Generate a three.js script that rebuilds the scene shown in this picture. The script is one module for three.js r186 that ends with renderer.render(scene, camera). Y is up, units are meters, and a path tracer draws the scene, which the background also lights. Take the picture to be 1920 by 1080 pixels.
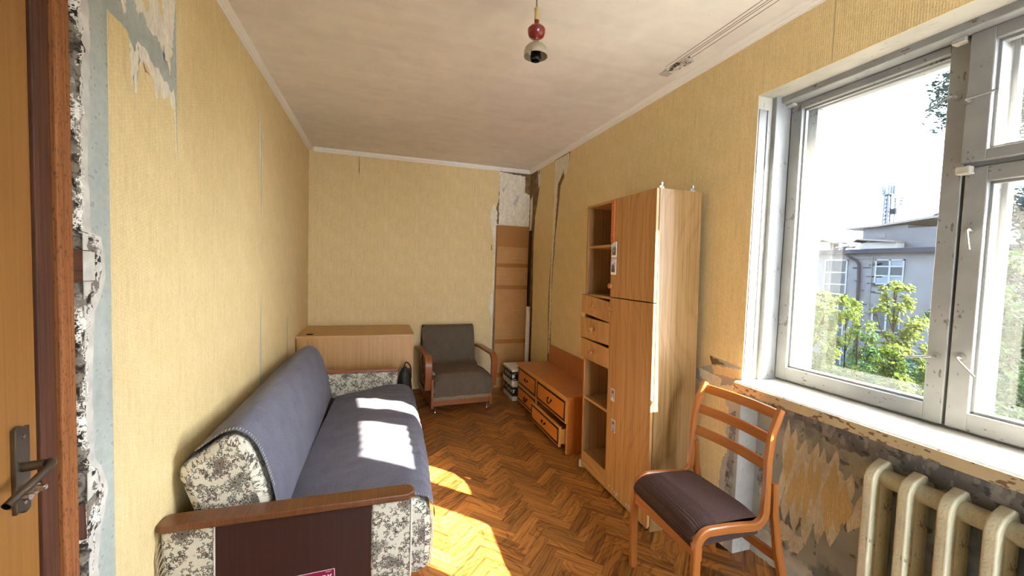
import * as THREE from 'three';
import { RoundedBoxGeometry } from 'three/addons/geometries/RoundedBoxGeometry.js';
import { mergeGeometries, mergeVertices } from 'three/addons/utils/BufferGeometryUtils.js';

// ------------------------------------------------------------------ camera, sky, sun, exposure
const scene = new THREE.Scene();
const renderer = new THREE.WebGLRenderer();
renderer.toneMapping = THREE.LinearToneMapping;
renderer.toneMappingExposure = 4.2;
renderer.shadowMap.enabled = true;

const camera = new THREE.PerspectiveCamera(2 * Math.atan(540 / 770) * 180 / Math.PI, 16 / 9, 0.05, 300);
camera.position.set(0.6801, 1.3644, 4.5614);
camera.rotation.set(-0.0487, -0.3138, 0.0319, 'YXZ');
scene.add(camera);

const SUN_TRAVEL = new THREE.Vector3(-0.714, -0.588, -0.70).normalize();
const sun = new THREE.DirectionalLight(new THREE.Color(1, 0.91, 0.76), 30);
sun.name = 'sunlight';
sun.position.copy(SUN_TRAVEL).multiplyScalar(-40).add(new THREE.Vector3(2.4, 1.2, 3.5));
sun.target.position.set(2.4, 1.2, 3.5);
sun.castShadow = true;
sun.shadow.mapSize.set(4096, 4096);
Object.assign(sun.shadow.camera, { left: -4, right: 4, top: 4, bottom: -4, near: 1, far: 80 });
scene.add(sun, sun.target);

{ // clear sky: pale near the horizon, light blue higher up, brighter towards the sun
  const W = 256, H = 128, d = new Float32Array(W * H * 4), toSun = SUN_TRAVEL.clone().negate();
  for (let j = 0; j < H; j++) for (let i = 0; i < W; i++) {
    const up = ((j + 0.5) / H - 0.5) * Math.PI, ro = ((i + 0.5) / W - 0.5) * 2 * Math.PI;
    const x = Math.cos(ro) * Math.cos(up), y = Math.sin(up), z = Math.sin(ro) * Math.cos(up);
    const h = Math.pow(Math.max(0, y), 0.6), c = Math.max(0, x * toSun.x + y * toSun.y + z * toSun.z), glow = 0.9 * Math.pow(c, 6);
    const col = [0.93 - 0.55 * h + glow, 1.03 - 0.47 * h + 0.94 * glow, 1.17 - 0.29 * h + 0.83 * glow];
    for (let k = 0; k < 3; k++) d[(j * W + i) * 4 + k] = col[k];
    d[(j * W + i) * 4 + 3] = 1;
  }
  const sky = new THREE.DataTexture(d, W, H, THREE.RGBAFormat, THREE.FloatType);
  sky.magFilter = THREE.LinearFilter; sky.mapping = THREE.EquirectangularReflectionMapping; sky.needsUpdate = true;
  scene.background = sky;
  scene.backgroundIntensity = 6.6;
}

// ------------------------------------------------------------------ helpers
function rng(seed) { let s = seed | 0; return () => { s = (s + 0x6d2b79f5) | 0; let t = Math.imul(s ^ (s >>> 15), 1 | s); t = (t + Math.imul(t ^ (t >>> 7), 61 | t)) ^ t; return ((t ^ (t >>> 14)) >>> 0) / 4294967296; }; }
const R = rng(20240611);
const lerp = (a, b, t) => a + (b - a) * t, clamp = (x, a = 0, b = 1) => Math.min(b, Math.max(a, x));
const smooth = (a, b, x) => { const t = clamp((x - a) / (b - a)); return t * t * (3 - 2 * t); };
function hash(x, y, s) { let h = Math.imul(x, 374761393) + Math.imul(y, 668265263) + Math.imul(s, 1442695041); h = Math.imul(h ^ (h >>> 13), 1274126177); return ((h ^ (h >>> 16)) >>> 0) / 4294967296; }
// value noise that repeats after px, py cells
function vn(x, y, px, py, s = 0) {
  const xi = Math.floor(x), yi = Math.floor(y), fx = x - xi, fy = y - yi, u = fx * fx * (3 - 2 * fx), v = fy * fy * (3 - 2 * fy);
  const m = (a, n) => ((a % n) + n) % n, x0 = m(xi, px), x1 = m(xi + 1, px), y0 = m(yi, py), y1 = m(yi + 1, py);
  return lerp(lerp(hash(x0, y0, s), hash(x1, y0, s), u), lerp(hash(x0, y1, s), hash(x1, y1, s), u), v);
}
// fbm over u, v in 0..1, repeating
function fbm(u, v, fx, fy, oct, s) { let a = 0.5, t = 0, n = 0; for (let o = 0; o < oct; o++) { t += a * vn(u * fx, v * fy, fx, fy, s + o * 17); n += a; a *= 0.5; fx *= 2; fy *= 2; } return t / n; }
const hex = (h) => [(h >> 16) & 255, (h >> 8) & 255, h & 255];
const mixc = (a, b, t) => [lerp(a[0], b[0], t), lerp(a[1], b[1], t), lerp(a[2], b[2], t)];
// fn(u, v) -> [r, g, b] in 0..255 sRGB; size = metres covered by one repeat
function tex(w, h, sizeX, sizeY, fn, color = true) {
  const d = new Uint8Array(w * h * 4);
  for (let j = 0; j < h; j++) for (let i = 0; i < w; i++) {
    const c = fn((i + 0.5) / w, (j + 0.5) / h), k = (j * w + i) * 4;
    d[k] = clamp(c[0], 0, 255); d[k + 1] = clamp(c[1], 0, 255); d[k + 2] = clamp(c[2], 0, 255); d[k + 3] = 255;
  }
  const t = new THREE.DataTexture(d, w, h); t.wrapS = t.wrapT = THREE.RepeatWrapping; t.magFilter = THREE.LinearFilter;
  if (color) t.colorSpace = THREE.SRGBColorSpace;
  t.repeat.set(1 / sizeX, 1 / sizeY); t.needsUpdate = true; return t;
}
const M = {};
function mat(name, o) { const m = new THREE.MeshPhysicalMaterial({ roughness: 0.8, side: THREE.DoubleSide, ...o }); m.name = name; M[name] = m; return m; }

// every geometry: non-indexed, uv in metres
function uvm(g, turn = false) {
  g = g.index ? g.toNonIndexed() : g;
  const p = g.attributes.position, n = g.attributes.normal, uv = new Float32Array(p.count * 2);
  for (let t = 0; t < p.count; t += 3) {
    const a = Math.abs(n.getX(t) + n.getX(t + 1) + n.getX(t + 2)), b = Math.abs(n.getY(t) + n.getY(t + 1) + n.getY(t + 2)), c = Math.abs(n.getZ(t) + n.getZ(t + 1) + n.getZ(t + 2));
    for (let i = t; i < t + 3; i++) {
      const x = p.getX(i), y = p.getY(i), z = p.getZ(i);
      let q = a >= b && a >= c ? [z, y] : b >= c ? [x, z] : [x, y];
      if (turn) q = [q[1], q[0]];
      uv[i * 2] = q[0]; uv[i * 2 + 1] = q[1];
    }
  }
  g.setAttribute('uv', new THREE.BufferAttribute(uv, 2));
  for (const k of Object.keys(g.attributes)) if (!['position', 'normal', 'uv'].includes(k)) g.deleteAttribute(k);
  return g;
}
function keepUv(g) { g = g.index ? g.toNonIndexed() : g; for (const k of Object.keys(g.attributes)) if (!['position', 'normal', 'uv'].includes(k)) g.deleteAttribute(k); return g; }
function box(x0, x1, y0, y1, z0, z1, r = 0.002, turn = false) {
  const w = x1 - x0, h = y1 - y0, d = z1 - z0; r = Math.min(r, w * 0.45, h * 0.45, d * 0.45);
  const g = r > 0 ? new RoundedBoxGeometry(w, h, d, 2, r) : new THREE.BoxGeometry(w, h, d);
  g.translate((x0 + x1) / 2, (y0 + y1) / 2, (z0 + z1) / 2);
  return uvm(g, turn);
}
function merge(list) { list = list.flat(); return list.length === 1 ? list[0] : mergeGeometries(list); }
const taken = {};
function numbered(n) { const k = taken[n] = (taken[n] ?? -1) + 1; return k ? n + '_' + String(k).padStart(3, '0') : n; }
function tag(o, label, category, group) { o.userData.label = label; o.userData.category = category; if (group) o.userData.group = group; return o; }
function shadow(m) { m.castShadow = m.receiveShadow = true; return m; }
function thing(name, label, category, [x, y, z], group) { const o = new THREE.Group(); o.name = numbered(name); o.position.set(x, y, z); scene.add(o); return tag(o, label, category, group); }
function structure(name, [x, y, z] = [0, 0, 0]) { const o = new THREE.Group(); o.name = numbered(name); o.position.set(x, y, z); o.userData.kind = 'structure'; scene.add(o); return o; }
// geometry is given in world metres and moved into the parent's axes
function part(parent, name, geos, m, label) {
  const g = merge([geos]), p = new THREE.Vector3();
  for (let o = parent; o && o !== scene; o = o.parent) p.add(o.position);
  g.translate(-p.x, -p.y, -p.z);
  const mesh = shadow(new THREE.Mesh(g, m)); mesh.name = name; if (label) mesh.userData.label = label;
  parent.add(mesh); return mesh;
}
// one mesh for each piece
function parts(parent, name, geos, m, label) { return geos.map((g) => part(parent, name, g, m, label)); }
function stuff(mesh) { mesh.userData.kind = 'stuff'; return mesh; }
function sub(parent, name, [x, y, z]) { const o = new THREE.Group(), p = new THREE.Vector3(); for (let q = parent; q && q !== scene; q = q.parent) p.add(q.position); o.name = name; o.position.set(x - p.x, y - p.y, z - p.z); parent.add(o); return o; }
function solo(name, geos, m, label, category, at, group) { // a thing that is one mesh
  const g = merge([geos]); g.translate(-at[0], -at[1], -at[2]);
  const o = shadow(new THREE.Mesh(g, m)); o.name = numbered(name); o.position.set(...at); scene.add(o); return tag(o, label, category, group);
}
const V = (x, y, z) => new THREE.Vector3(x, y, z);
function tube(pts, r, seg = 24, rad = 8, closed = false) { return keepUv(new THREE.TubeGeometry(new THREE.CatmullRomCurve3(pts.map((p) => V(...p)), closed, 'centripetal'), seg, r, rad, closed)); }
function rod(a, b, r, rad = 10, r2 = r) {
  const A = V(...a), B = V(...b), g = new THREE.CylinderGeometry(r2, r, A.distanceTo(B), rad);
  g.applyQuaternion(new THREE.Quaternion().setFromUnitVectors(V(0, 1, 0), B.clone().sub(A).normalize())); g.translate((a[0] + b[0]) / 2, (a[1] + b[1]) / 2, (a[2] + b[2]) / 2);
  return keepUv(g);
}
function lathe(pts, at, seg = 28) { const g = new THREE.LatheGeometry(pts.map((p) => new THREE.Vector2(...p)), seg); g.translate(...at); return keepUv(g); }
// polygon in a wall's own (a, b), extruded away from the wall
const WALLS = {
  left: new THREE.Matrix4().makeBasis(V(0, 0, -1), V(0, 1, 0), V(1, 0, 0)),   // a = -z
  right: new THREE.Matrix4().makeBasis(V(0, 0, 1), V(0, 1, 0), V(-1, 0, 0)),  // a = z
  far: new THREE.Matrix4().makeBasis(V(1, 0, 0), V(0, 1, 0), V(0, 0, 1)),     // a = x
};
const WX = 2.347;
function sheet(wall, pts, off, thick, at = null, holes = []) {
  const f = wall === 'left' ? (p) => new THREE.Vector2(-p[0], p[1]) : (p) => new THREE.Vector2(p[0], p[1]);
  const s = new THREE.Shape(pts.map(f)); for (const h of holes) s.holes.push(new THREE.Path(h.map(f)));
  const g = new THREE.ExtrudeGeometry(s, { depth: thick, bevelEnabled: false });
  g.translate(0, 0, off).applyMatrix4(WALLS[wall]);
  if (wall === 'right') g.translate(at ?? WX, 0, 0);
  return keepUv(g);
}
// a torn outline: every side of the polygon broken into small uneven steps
function torn(pts, amp, step, seed, open = false) {
  const r = rng(seed), out = [];
  for (let i = 0; i < pts.length - (open ? 1 : 0); i++) {
    const a = pts[i], b = pts[(i + 1) % pts.length], L = Math.hypot(b[0] - a[0], b[1] - a[1]), n = Math.max(1, Math.round(L / step));
    out.push(a);
    for (let k = 1; k < n; k++) { const t = (k + (r() - 0.5) * 0.6) / n, j = (r() - 0.5) * 2 * amp; out.push([lerp(a[0], b[0], t) - (b[1] - a[1]) / L * j, lerp(a[1], b[1], t) + (b[0] - a[0]) / L * j]); }
  }
  if (open) out.push(pts[pts.length - 1]);
  return out;
}
// a board bent along a path in its own plane; map(a, b, w) gives the world point; w runs across the board
function bent(path, thick, w0, w1, map, bev = 0.003) {
  const n = path.length, pos = [], uv = [], T = (i) => Array.isArray(thick) ? thick[i] : thick, rings = [];
  let len = 0;
  for (let i = 0; i < n; i++) {
    const a = path[Math.max(0, i - 1)], b = path[Math.min(n - 1, i + 1)], L = Math.hypot(b[0] - a[0], b[1] - a[1]), nx = -(b[1] - a[1]) / L, ny = (b[0] - a[0]) / L, h = T(i) / 2, e = Math.min(bev, h * 0.6);
    if (i) len += Math.hypot(path[i][0] - path[i - 1][0], path[i][1] - path[i - 1][1]);
    const sec = [[h, w0 + e], [h, w1 - e], [h - e, w1], [-h + e, w1], [-h, w1 - e], [-h, w0 + e], [-h + e, w0], [h - e, w0]];
    let c = 0;
    rings.push({ v: sec.map(([k, w]) => map(path[i][0] + nx * k, path[i][1] + ny * k, w)), u: len, s: sec.map(([k, w]) => k + w) });
  }
  const quad = (a, b, c, d, q) => { pos.push(...a, ...b, ...c, ...a, ...c, ...d); uv.push(...q[0], ...q[1], ...q[2], ...q[0], ...q[2], ...q[3]); };
  for (let i = 0; i + 1 < n; i++) for (let k = 0; k < 8; k++) { const l = (k + 1) % 8, A = rings[i], B = rings[i + 1]; quad(A.v[k], A.v[l], B.v[l], B.v[k], [[A.s[k], A.u], [A.s[l], A.u], [B.s[l], B.u], [B.s[k], B.u]]); }
  for (const [ring, flip] of [[rings[0], 0], [rings[n - 1], 1]]) for (let k = 1; k < 7; k++) { const t = [ring.v[0], ring.v[k], ring.v[k + 1]]; if (flip) t.reverse(); pos.push(...t[0], ...t[1], ...t[2]); uv.push(0, 0, 0.01, 0, 0, 0.01); }
  let g = new THREE.BufferGeometry(); g.setAttribute('position', new THREE.Float32BufferAttribute(pos, 3)); g.setAttribute('uv', new THREE.Float32BufferAttribute(uv, 2));
  g.computeVertexNormals(); return creased(g, 0.7);
}
function creased(g, angle = 0.6) { // smooth normals across soft edges
  const p = g.attributes.position, n = p.count, fn = [], at = new Map(), N = new Float32Array(n * 3), a = V(), b = V(), c = V();
  for (let t = 0; t < n; t += 3) { a.fromBufferAttribute(p, t); b.fromBufferAttribute(p, t + 1).sub(a); c.fromBufferAttribute(p, t + 2).sub(a); fn.push(b.clone().cross(c)); }
  const key = (i) => Math.round(p.getX(i) * 2e4) + ',' + Math.round(p.getY(i) * 2e4) + ',' + Math.round(p.getZ(i) * 2e4);
  for (let i = 0; i < n; i++) { const k = key(i); if (!at.has(k)) at.set(k, []); at.get(k).push((i / 3) | 0); }
  const cs = Math.cos(angle);
  for (let i = 0; i < n; i++) {
    const f = fn[(i / 3) | 0], fl = f.length() || 1, s = V();
    for (const t of at.get(key(i))) { const q = fn[t], ql = q.length(); if (ql && q.dot(f) / (ql * fl) > cs) s.add(q); }
    s.normalize(); N.set([s.x, s.y, s.z], i * 3);
  }
  g.setAttribute('normal', new THREE.BufferAttribute(N, 3)); return g;
}
function arc(cx, cy, r, a0, a1, n) { const o = []; for (let i = 0; i <= n; i++) { const a = lerp(a0, a1, i / n); o.push([cx + r * Math.cos(a), cy + r * Math.sin(a)]); } return o; }
// a grid surface: fn(u, v) -> [x, y, z]; uv from tv(u, v) or in metres along the grid
function grid(nu, nv, fn, tv) {
  const pos = [], uv = [], idx = [];
  for (let j = 0; j <= nv; j++) for (let i = 0; i <= nu; i++) { pos.push(...fn(i / nu, j / nv)); uv.push(...(tv ? tv(i / nu, j / nv) : [i / nu, j / nv])); }
  for (let j = 0; j < nv; j++) for (let i = 0; i < nu; i++) { const a = j * (nu + 1) + i, b = a + 1, c = a + nu + 1, d = c + 1; idx.push(a, b, d, a, d, c); }
  const g = new THREE.BufferGeometry(); g.setAttribute('position', new THREE.Float32BufferAttribute(pos, 3)); g.setAttribute('uv', new THREE.Float32BufferAttribute(uv, 2)); g.setIndex(idx); g.computeVertexNormals();
  return keepUv(g);
}
// prism: a closed outline in a plane, swept along an axis, rounded rims
function prism(pts, d0, d1, map, bevel = 0.004) {
  const s = new THREE.Shape(pts.map((p) => new THREE.Vector2(...p)));
  let g = new THREE.ExtrudeGeometry(s, { depth: d1 - d0 - 2 * bevel, bevelEnabled: bevel > 0, bevelThickness: bevel, bevelSize: bevel, bevelOffset: -bevel, bevelSegments: 3, steps: 1 });
  g.translate(0, 0, d0 + bevel); g = keepUv(g);
  const p = g.attributes.position; for (let i = 0; i < p.count; i++) p.setXYZ(i, ...map(p.getX(i), p.getY(i), p.getZ(i)));
  g.computeVertexNormals(); return uvm(creased(g, 0.6));
}

// ------------------------------------------------------------------ materials
const WOODS = (base, dark, light, seed, fx = 10, contrast = 1, cath = 0.5) => (u, v) => {
  const warp = fbm(u, v, 3, 2, 3, seed) - 0.5, streak = fbm(u + warp * 0.03, v, fx * 8, 2, 3, seed + 5), fine = fbm(u, v, 128, 6, 2, seed + 9);
  const ring = Math.abs(((u * 3 + warp * 1.4 + 0.35 * Math.cos(v * 6.283)) * 4) % 1 * 2 - 1), rr = smooth(0.55, 1, ring) * cath;
  let t = (streak - 0.5) * 1.3 * contrast + (fine - 0.5) * 0.9 * contrast + rr * 0.5 * contrast;
  return t > 0 ? mixc(base, dark, clamp(t)) : mixc(base, light, clamp(-t));
};
const tWallpaper = tex(512, 512, 0.32, 0.32, (u, v) => {
  const rib = 0.5 + 0.5 * Math.sin(u * 2 * Math.PI * 40), row = 0.5 + 0.5 * Math.sin(v * 2 * Math.PI * 56), dash = Math.floor(u * 20) % 2 ? (v * 28) % 1 : (v * 28 + 0.5) % 1;
  const n = fbm(u, v, 90, 30, 2, 3), b = fbm(u, v, 4, 4, 3, 8), s = fbm(u, v, 64, 2, 2, 15);
  const k = 0.965 + 0.05 * rib * (0.5 + n) + 0.035 * row - 0.05 * smooth(0.55, 0.8, dash) * n + 0.08 * (n - 0.5) + 0.04 * (b - 0.5) + 0.06 * (s - 0.5);
  return [224 * k, 199 * k, (144 + 6 * (b - 0.5)) * k];
});
const tWallpaperBump = tex(512, 512, 0.32, 0.32, (u, v) => { const k = 255 * clamp(0.45 + 0.25 * Math.sin(u * 2 * Math.PI * 40) + 0.15 * Math.sin(v * 2 * Math.PI * 56) + 0.3 * (fbm(u, v, 90, 60, 2, 3) - 0.5)); return [k, k, k]; }, false);
mat('wallpaper', { map: tWallpaper, bumpMap: tWallpaperBump, bumpScale: 0.0006, roughness: 0.72 });
mat('wallpaper_back', { map: tex(256, 256, 0.3, 0.3, (u, v) => { const n = fbm(u, v, 12, 6, 4, 21), f = fbm(u, v, 80, 20, 2, 27); const k = 0.9 + 0.12 * (n - 0.5) + 0.14 * (f - 0.5); return [252 * k, 242 * k, 216 * k]; }), roughness: 0.95 });
mat('wallpaper_dark', { map: tex(256, 256, 0.3, 0.3, (u, v) => { const n = fbm(u, v, 8, 6, 4, 31); const k = 0.85 + 0.4 * (n - 0.5); return [150 * k, 118 * k, 78 * k]; }), roughness: 0.95 });
mat('blue_paint', { map: tex(512, 512, 1, 1, (u, v) => { const n = fbm(u, v, 8, 8, 4, 41), f = fbm(u, v, 70, 70, 2, 47), st = fbm(u, v, 40, 3, 2, 45); const k = 0.93 + 0.1 * (n - 0.5) + 0.1 * (f - 0.5) + 0.06 * (st - 0.5); return f > 0.8 ? [150, 158, 152] : [184 * k, 190 * k, 178 * k]; }), roughness: 0.6 });
mat('plaster_white', { map: tex(256, 256, 0.4, 0.4, (u, v) => { const n = fbm(u, v, 10, 10, 4, 51); const k = 0.88 + 0.3 * (n - 0.5); return [226 * k, 220 * k, 204 * k]; }), roughness: 0.95 });
mat('ceiling_whitewash', { map: tex(1024, 1024, 2.4, 2.4, (u, v) => {
  const b = fbm(u, v, 3, 3, 4, 61), n = fbm(u, v, 30, 30, 3, 66), st = fbm(u, v, 8, 60, 2, 70), k = 0.95 + 0.10 * (b - 0.5) + 0.05 * (n - 0.5) + 0.03 * (st - 0.5), f = vn(u * 160, v * 160, 160, 160, 73);
  const d = f > 0.985 ? 0.86 : 1; return [250 * k * d, 244 * k * d, 230 * k * d];
}), bumpMap: tex(512, 512, 0.8, 0.8, (u, v) => { const k = 255 * fbm(u, v, 24, 24, 4, 77); return [k, k, k]; }, false), bumpScale: 0.0012, roughness: 0.92 });
mat('cornice_white', { color: 0xf2ede2, roughness: 0.6 });
mat('masonry', { map: tex(512, 1024, 0.25, 0.5, (u, v) => {
  const a = fbm(u, v, 14, 28, 4, 81), b = fbm(u, v, 40, 80, 3, 88), g = fbm(u, v, 6, 12, 3, 93);
  let c = mixc(hex(0x2a2119), hex(0x7d7365), smooth(0.3, 0.58, a)); c = mixc(c, hex(0xece6d6), smooth(0.55, 0.66, b * 0.5 + g * 0.5 + 0.34 * (0.4 - (u * 0.25 / 0.09) % 1))); return mixc(c, hex(0x2a2119), 0.7 * smooth(0.62, 0.8, b));
}), roughness: 1 });
const tDirt = tex(1024, 1024, 1.4, 1.4, (u, v) => {
  const a = fbm(u, v, 4, 4, 5, 101), b = fbm(u, v, 14, 12, 4, 108), c = fbm(u, v, 50, 40, 3, 115);
  let q = mixc(hex(0xa6aaa2), hex(0xbab7a5), smooth(0.35, 0.65, a)); q = mixc(q, hex(0x747a78), 0.7 * smooth(0.5, 0.7, b)); q = mixc(q, hex(0xcac5b8), 0.7 * smooth(0.64, 0.72, c * 0.6 + a * 0.4)); return mixc(q, hex(0x5c5e5a), 0.7 * smooth(0.68, 0.8, c));
});
mat('niche_plaster', { map: tDirt, bumpMap: tDirt, bumpScale: 0.0008, roughness: 0.9 });
mat('niche_scraped', { map: tex(512, 512, 0.5, 0.5, (u, v) => { const a = fbm(u, v, 6, 5, 5, 121), b = fbm(u, v, 26, 14, 3, 128); let q = mixc(hex(0x7c7a77), hex(0x989389), smooth(0.4, 0.62, a)); q = mixc(q, hex(0xbdb7ab), 0.6 * smooth(0.62, 0.7, b)); return mixc(q, hex(0x55524f), 0.8 * smooth(0.62, 0.74, fbm(u, v, 20, 30, 3, 133))); }), roughness: 0.95 });
const tPaint = (base, chip, seed, amount) => tex(512, 512, 0.5, 0.5, (u, v) => {
  const n = fbm(u, v, 8, 8, 4, seed), f = fbm(u, v, 64, 26, 4, seed + 6), g = fbm(u, v, 5, 9, 3, seed + 12), k = 0.95 + 0.12 * (n - 0.5);
  const c = [base[0] * k, base[1] * k, base[2] * k]; return mixc(c, chip, smooth(amount, amount + 0.04, f * 0.62 + g * 0.38));
});
mat('window_paint', { map: tPaint(hex(0x92928f), hex(0x625e58), 141, 0.69), roughness: 0.55 });
mat('reveal_plaster', { map: tPaint(hex(0xb9b3a4), hex(0x8c867c), 151, 0.69), roughness: 0.85 });
mat('sill_paint', { map: tPaint(hex(0xe2ded2), hex(0x8a7a63), 161, 0.7), roughness: 0.5 });
mat('sill_edge', { map: tPaint(hex(0xcdb98e), hex(0x7a6044), 171, 0.6), roughness: 0.7 });
mat('radiator_paint', { map: tPaint(hex(0xe6dab2), hex(0x9c8d6e), 181, 0.68), bumpMap: tex(256, 256, 0.12, 0.12, (u, v) => { const k = 255 * fbm(u, v, 16, 16, 3, 187); return [k, k, k]; }, false), bumpScale: 0.0015, roughness: 0.5 });
mat('glass', { color: 0xffffff, transmission: 1, thickness: 0, roughness: 0, ior: 1.45, side: THREE.DoubleSide });
mat('white_plastic', { color: 0xb9b4a4, roughness: 0.45 });
mat('painted_metal', { color: 0xc9c6bf, roughness: 0.35, metalness: 0.3 });
mat('handle_grey', { color: 0x8c8a86, roughness: 0.4, metalness: 0.2 });
mat('steel', { color: 0xb9b6b0, roughness: 0.25, metalness: 1 });
mat('old_bronze', { color: 0x6f675a, roughness: 0.34, metalness: 0.9 });
mat('black', { color: 0x0f0e0d, roughness: 0.6 });
mat('floor_base', { color: 0x3a2412, roughness: 0.8 });
const tPlank = tex(512, 512, 0.46, 0.46, WOODS(hex(0xa56a31), hex(0x5c300e), hex(0xc88a4a), 201, 6, 1.25, 0.8));
const PLANKS = [0.66, 0.78, 0.88, 0.98, 1.08, 1.2].map((k, i) => mat('floor_plank_' + i, { map: tPlank, color: new THREE.Color(k, k * (0.98 + 0.02 * (i % 3)), k * (0.97 + 0.03 * (i % 2))), roughness: 0.42 + 0.04 * (i % 3) }));
const tOak = tex(1024, 1024, 0.7, 1.4, WOODS(hex(0xbd8c52), hex(0x8a5e2a), hex(0xd2a56c), 211, 9, 0.8, 0.55));
mat('wardrobe_oak', { map: tOak, roughness: 0.45 });
mat('wardrobe_oak_dimmed', { map: tOak, color: new THREE.Color(0.62, 0.68, 0.74), roughness: 0.42 });  // copy of the oak, darkened to offset too much light on this side
mat('wardrobe_inside_shaded', { map: tex(512, 512, 0.6, 1.2, WOODS(hex(0x9c7346), hex(0x744f28), hex(0xb0885a), 221, 9, 0.8, 0.3)), roughness: 0.6 });  // darker than the outer oak: part of the recess shade is in this colour
mat('oak_edge', { map: tOak, color: 0xffe8c4, roughness: 0.5 });
mat('knob_wood', { color: 0xa8692f, roughness: 0.3, clearcoat: 0.6 });
mat('desk_wood', { map: tex(512, 512, 0.5, 1, WOODS(hex(0xc4965c), hex(0xa07540), hex(0xd6ad78), 231, 12, 0.55, 0.3)), roughness: 0.45 });
mat('dresser_wood', { map: tex(512, 512, 0.4, 0.8, WOODS(hex(0xb9662a), hex(0x8e4616), hex(0xc97a38), 241, 9, 0.6, 0.4)), roughness: 0.28, clearcoat: 0.5, clearcoatRoughness: 0.2 });
mat('dresser_front', { map: tex(512, 512, 0.4, 0.8, WOODS(hex(0xdc8230), hex(0xbf6a1e), hex(0xe89848), 251, 9, 0.5, 0.3)), roughness: 0.3, clearcoat: 0.5, clearcoatRoughness: 0.2 });
mat('dark_inlay', { color: 0x2e1809, roughness: 0.35 });
mat('dresser_edge', { color: 0xcf8f45, roughness: 0.4 });
mat('chair_wood', { map: tex(512, 512, 0.12, 0.5, WOODS(hex(0xa5622c), hex(0x7a4117), hex(0xba7a40), 261, 4, 0.7, 0.2)), roughness: 0.32, clearcoat: 0.4, clearcoatRoughness: 0.25 });
mat('armchair_wood', { map: tex(512, 512, 0.2, 0.6, WOODS(hex(0x8a4a20), hex(0x653010), hex(0x9d5c2c), 271, 6, 0.7, 0.2)), roughness: 0.35, clearcoat: 0.4, clearcoatRoughness: 0.25 });
mat('sofa_wood', { map: tex(512, 512, 0.25, 0.8, WOODS(hex(0x63391b), hex(0x42210c), hex(0x7c4c28), 281, 8, 0.9, 0.3)), roughness: 0.36, clearcoat: 0.3, clearcoatRoughness: 0.3 });
mat('sofa_dark_panel', { map: tex(512, 512, 0.5, 1, WOODS(hex(0x351c17), hex(0x26120e), hex(0x422520), 291, 10, 0.7, 0.15)), roughness: 0.38 });
mat('frame_wood_dark', { map: tex(256, 512, 0.12, 0.6, WOODS(hex(0x512a12), hex(0x2e1508), hex(0x6e3c1c), 301, 4, 1.2, 0.3)), roughness: 0.7 });
mat('frame_wood_raw', { map: tex(256, 512, 0.12, 0.6, (u, v) => { const c = WOODS(hex(0x94592a), hex(0x683c16), hex(0xad7440), 311, 4, 1, 0.2)(u, v), n = fbm(u, v, 40, 60, 3, 315); return mixc(c, hex(0x5a3212), 0.7 * smooth(0.62, 0.74, n)); }), roughness: 0.8 });
mat('door_veneer', { map: tex(512, 1024, 0.6, 1.6, WOODS(hex(0x94652f), hex(0x764c1e), hex(0xa5783e), 321, 10, 0.5, 0.25)), roughness: 0.42 });
mat('blanket_blue', { map: tex(512, 512, 0.3, 0.3, (u, v) => { const w = fbm(u, v, 100, 100, 2, 331), b = fbm(u, v, 5, 5, 3, 337), th = 0.5 + 0.5 * Math.sin(u * 6.283 * 90), k = 0.9 + 0.25 * (w - 0.5) + 0.1 * (b - 0.5) + 0.05 * th; return [108 * k, 108 * k, 120 * k]; }), roughness: 0.95, sheen: 0.3, sheenColor: new THREE.Color(0.5, 0.5, 0.6), sheenRoughness: 0.6 });
mat('throw_taupe', { map: tex(512, 512, 0.3, 0.3, (u, v) => { const w = fbm(u, v, 100, 100, 2, 341), b = fbm(u, v, 5, 5, 3, 347), k = 0.9 + 0.3 * (w - 0.5) + 0.12 * (b - 0.5); return [104 * k, 90 * k, 74 * k]; }), roughness: 0.97 });
mat('fringe', { color: 0x9a8a6c, roughness: 1 });
mat('piping', { color: 0xcfc9b8, roughness: 0.9 });
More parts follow.
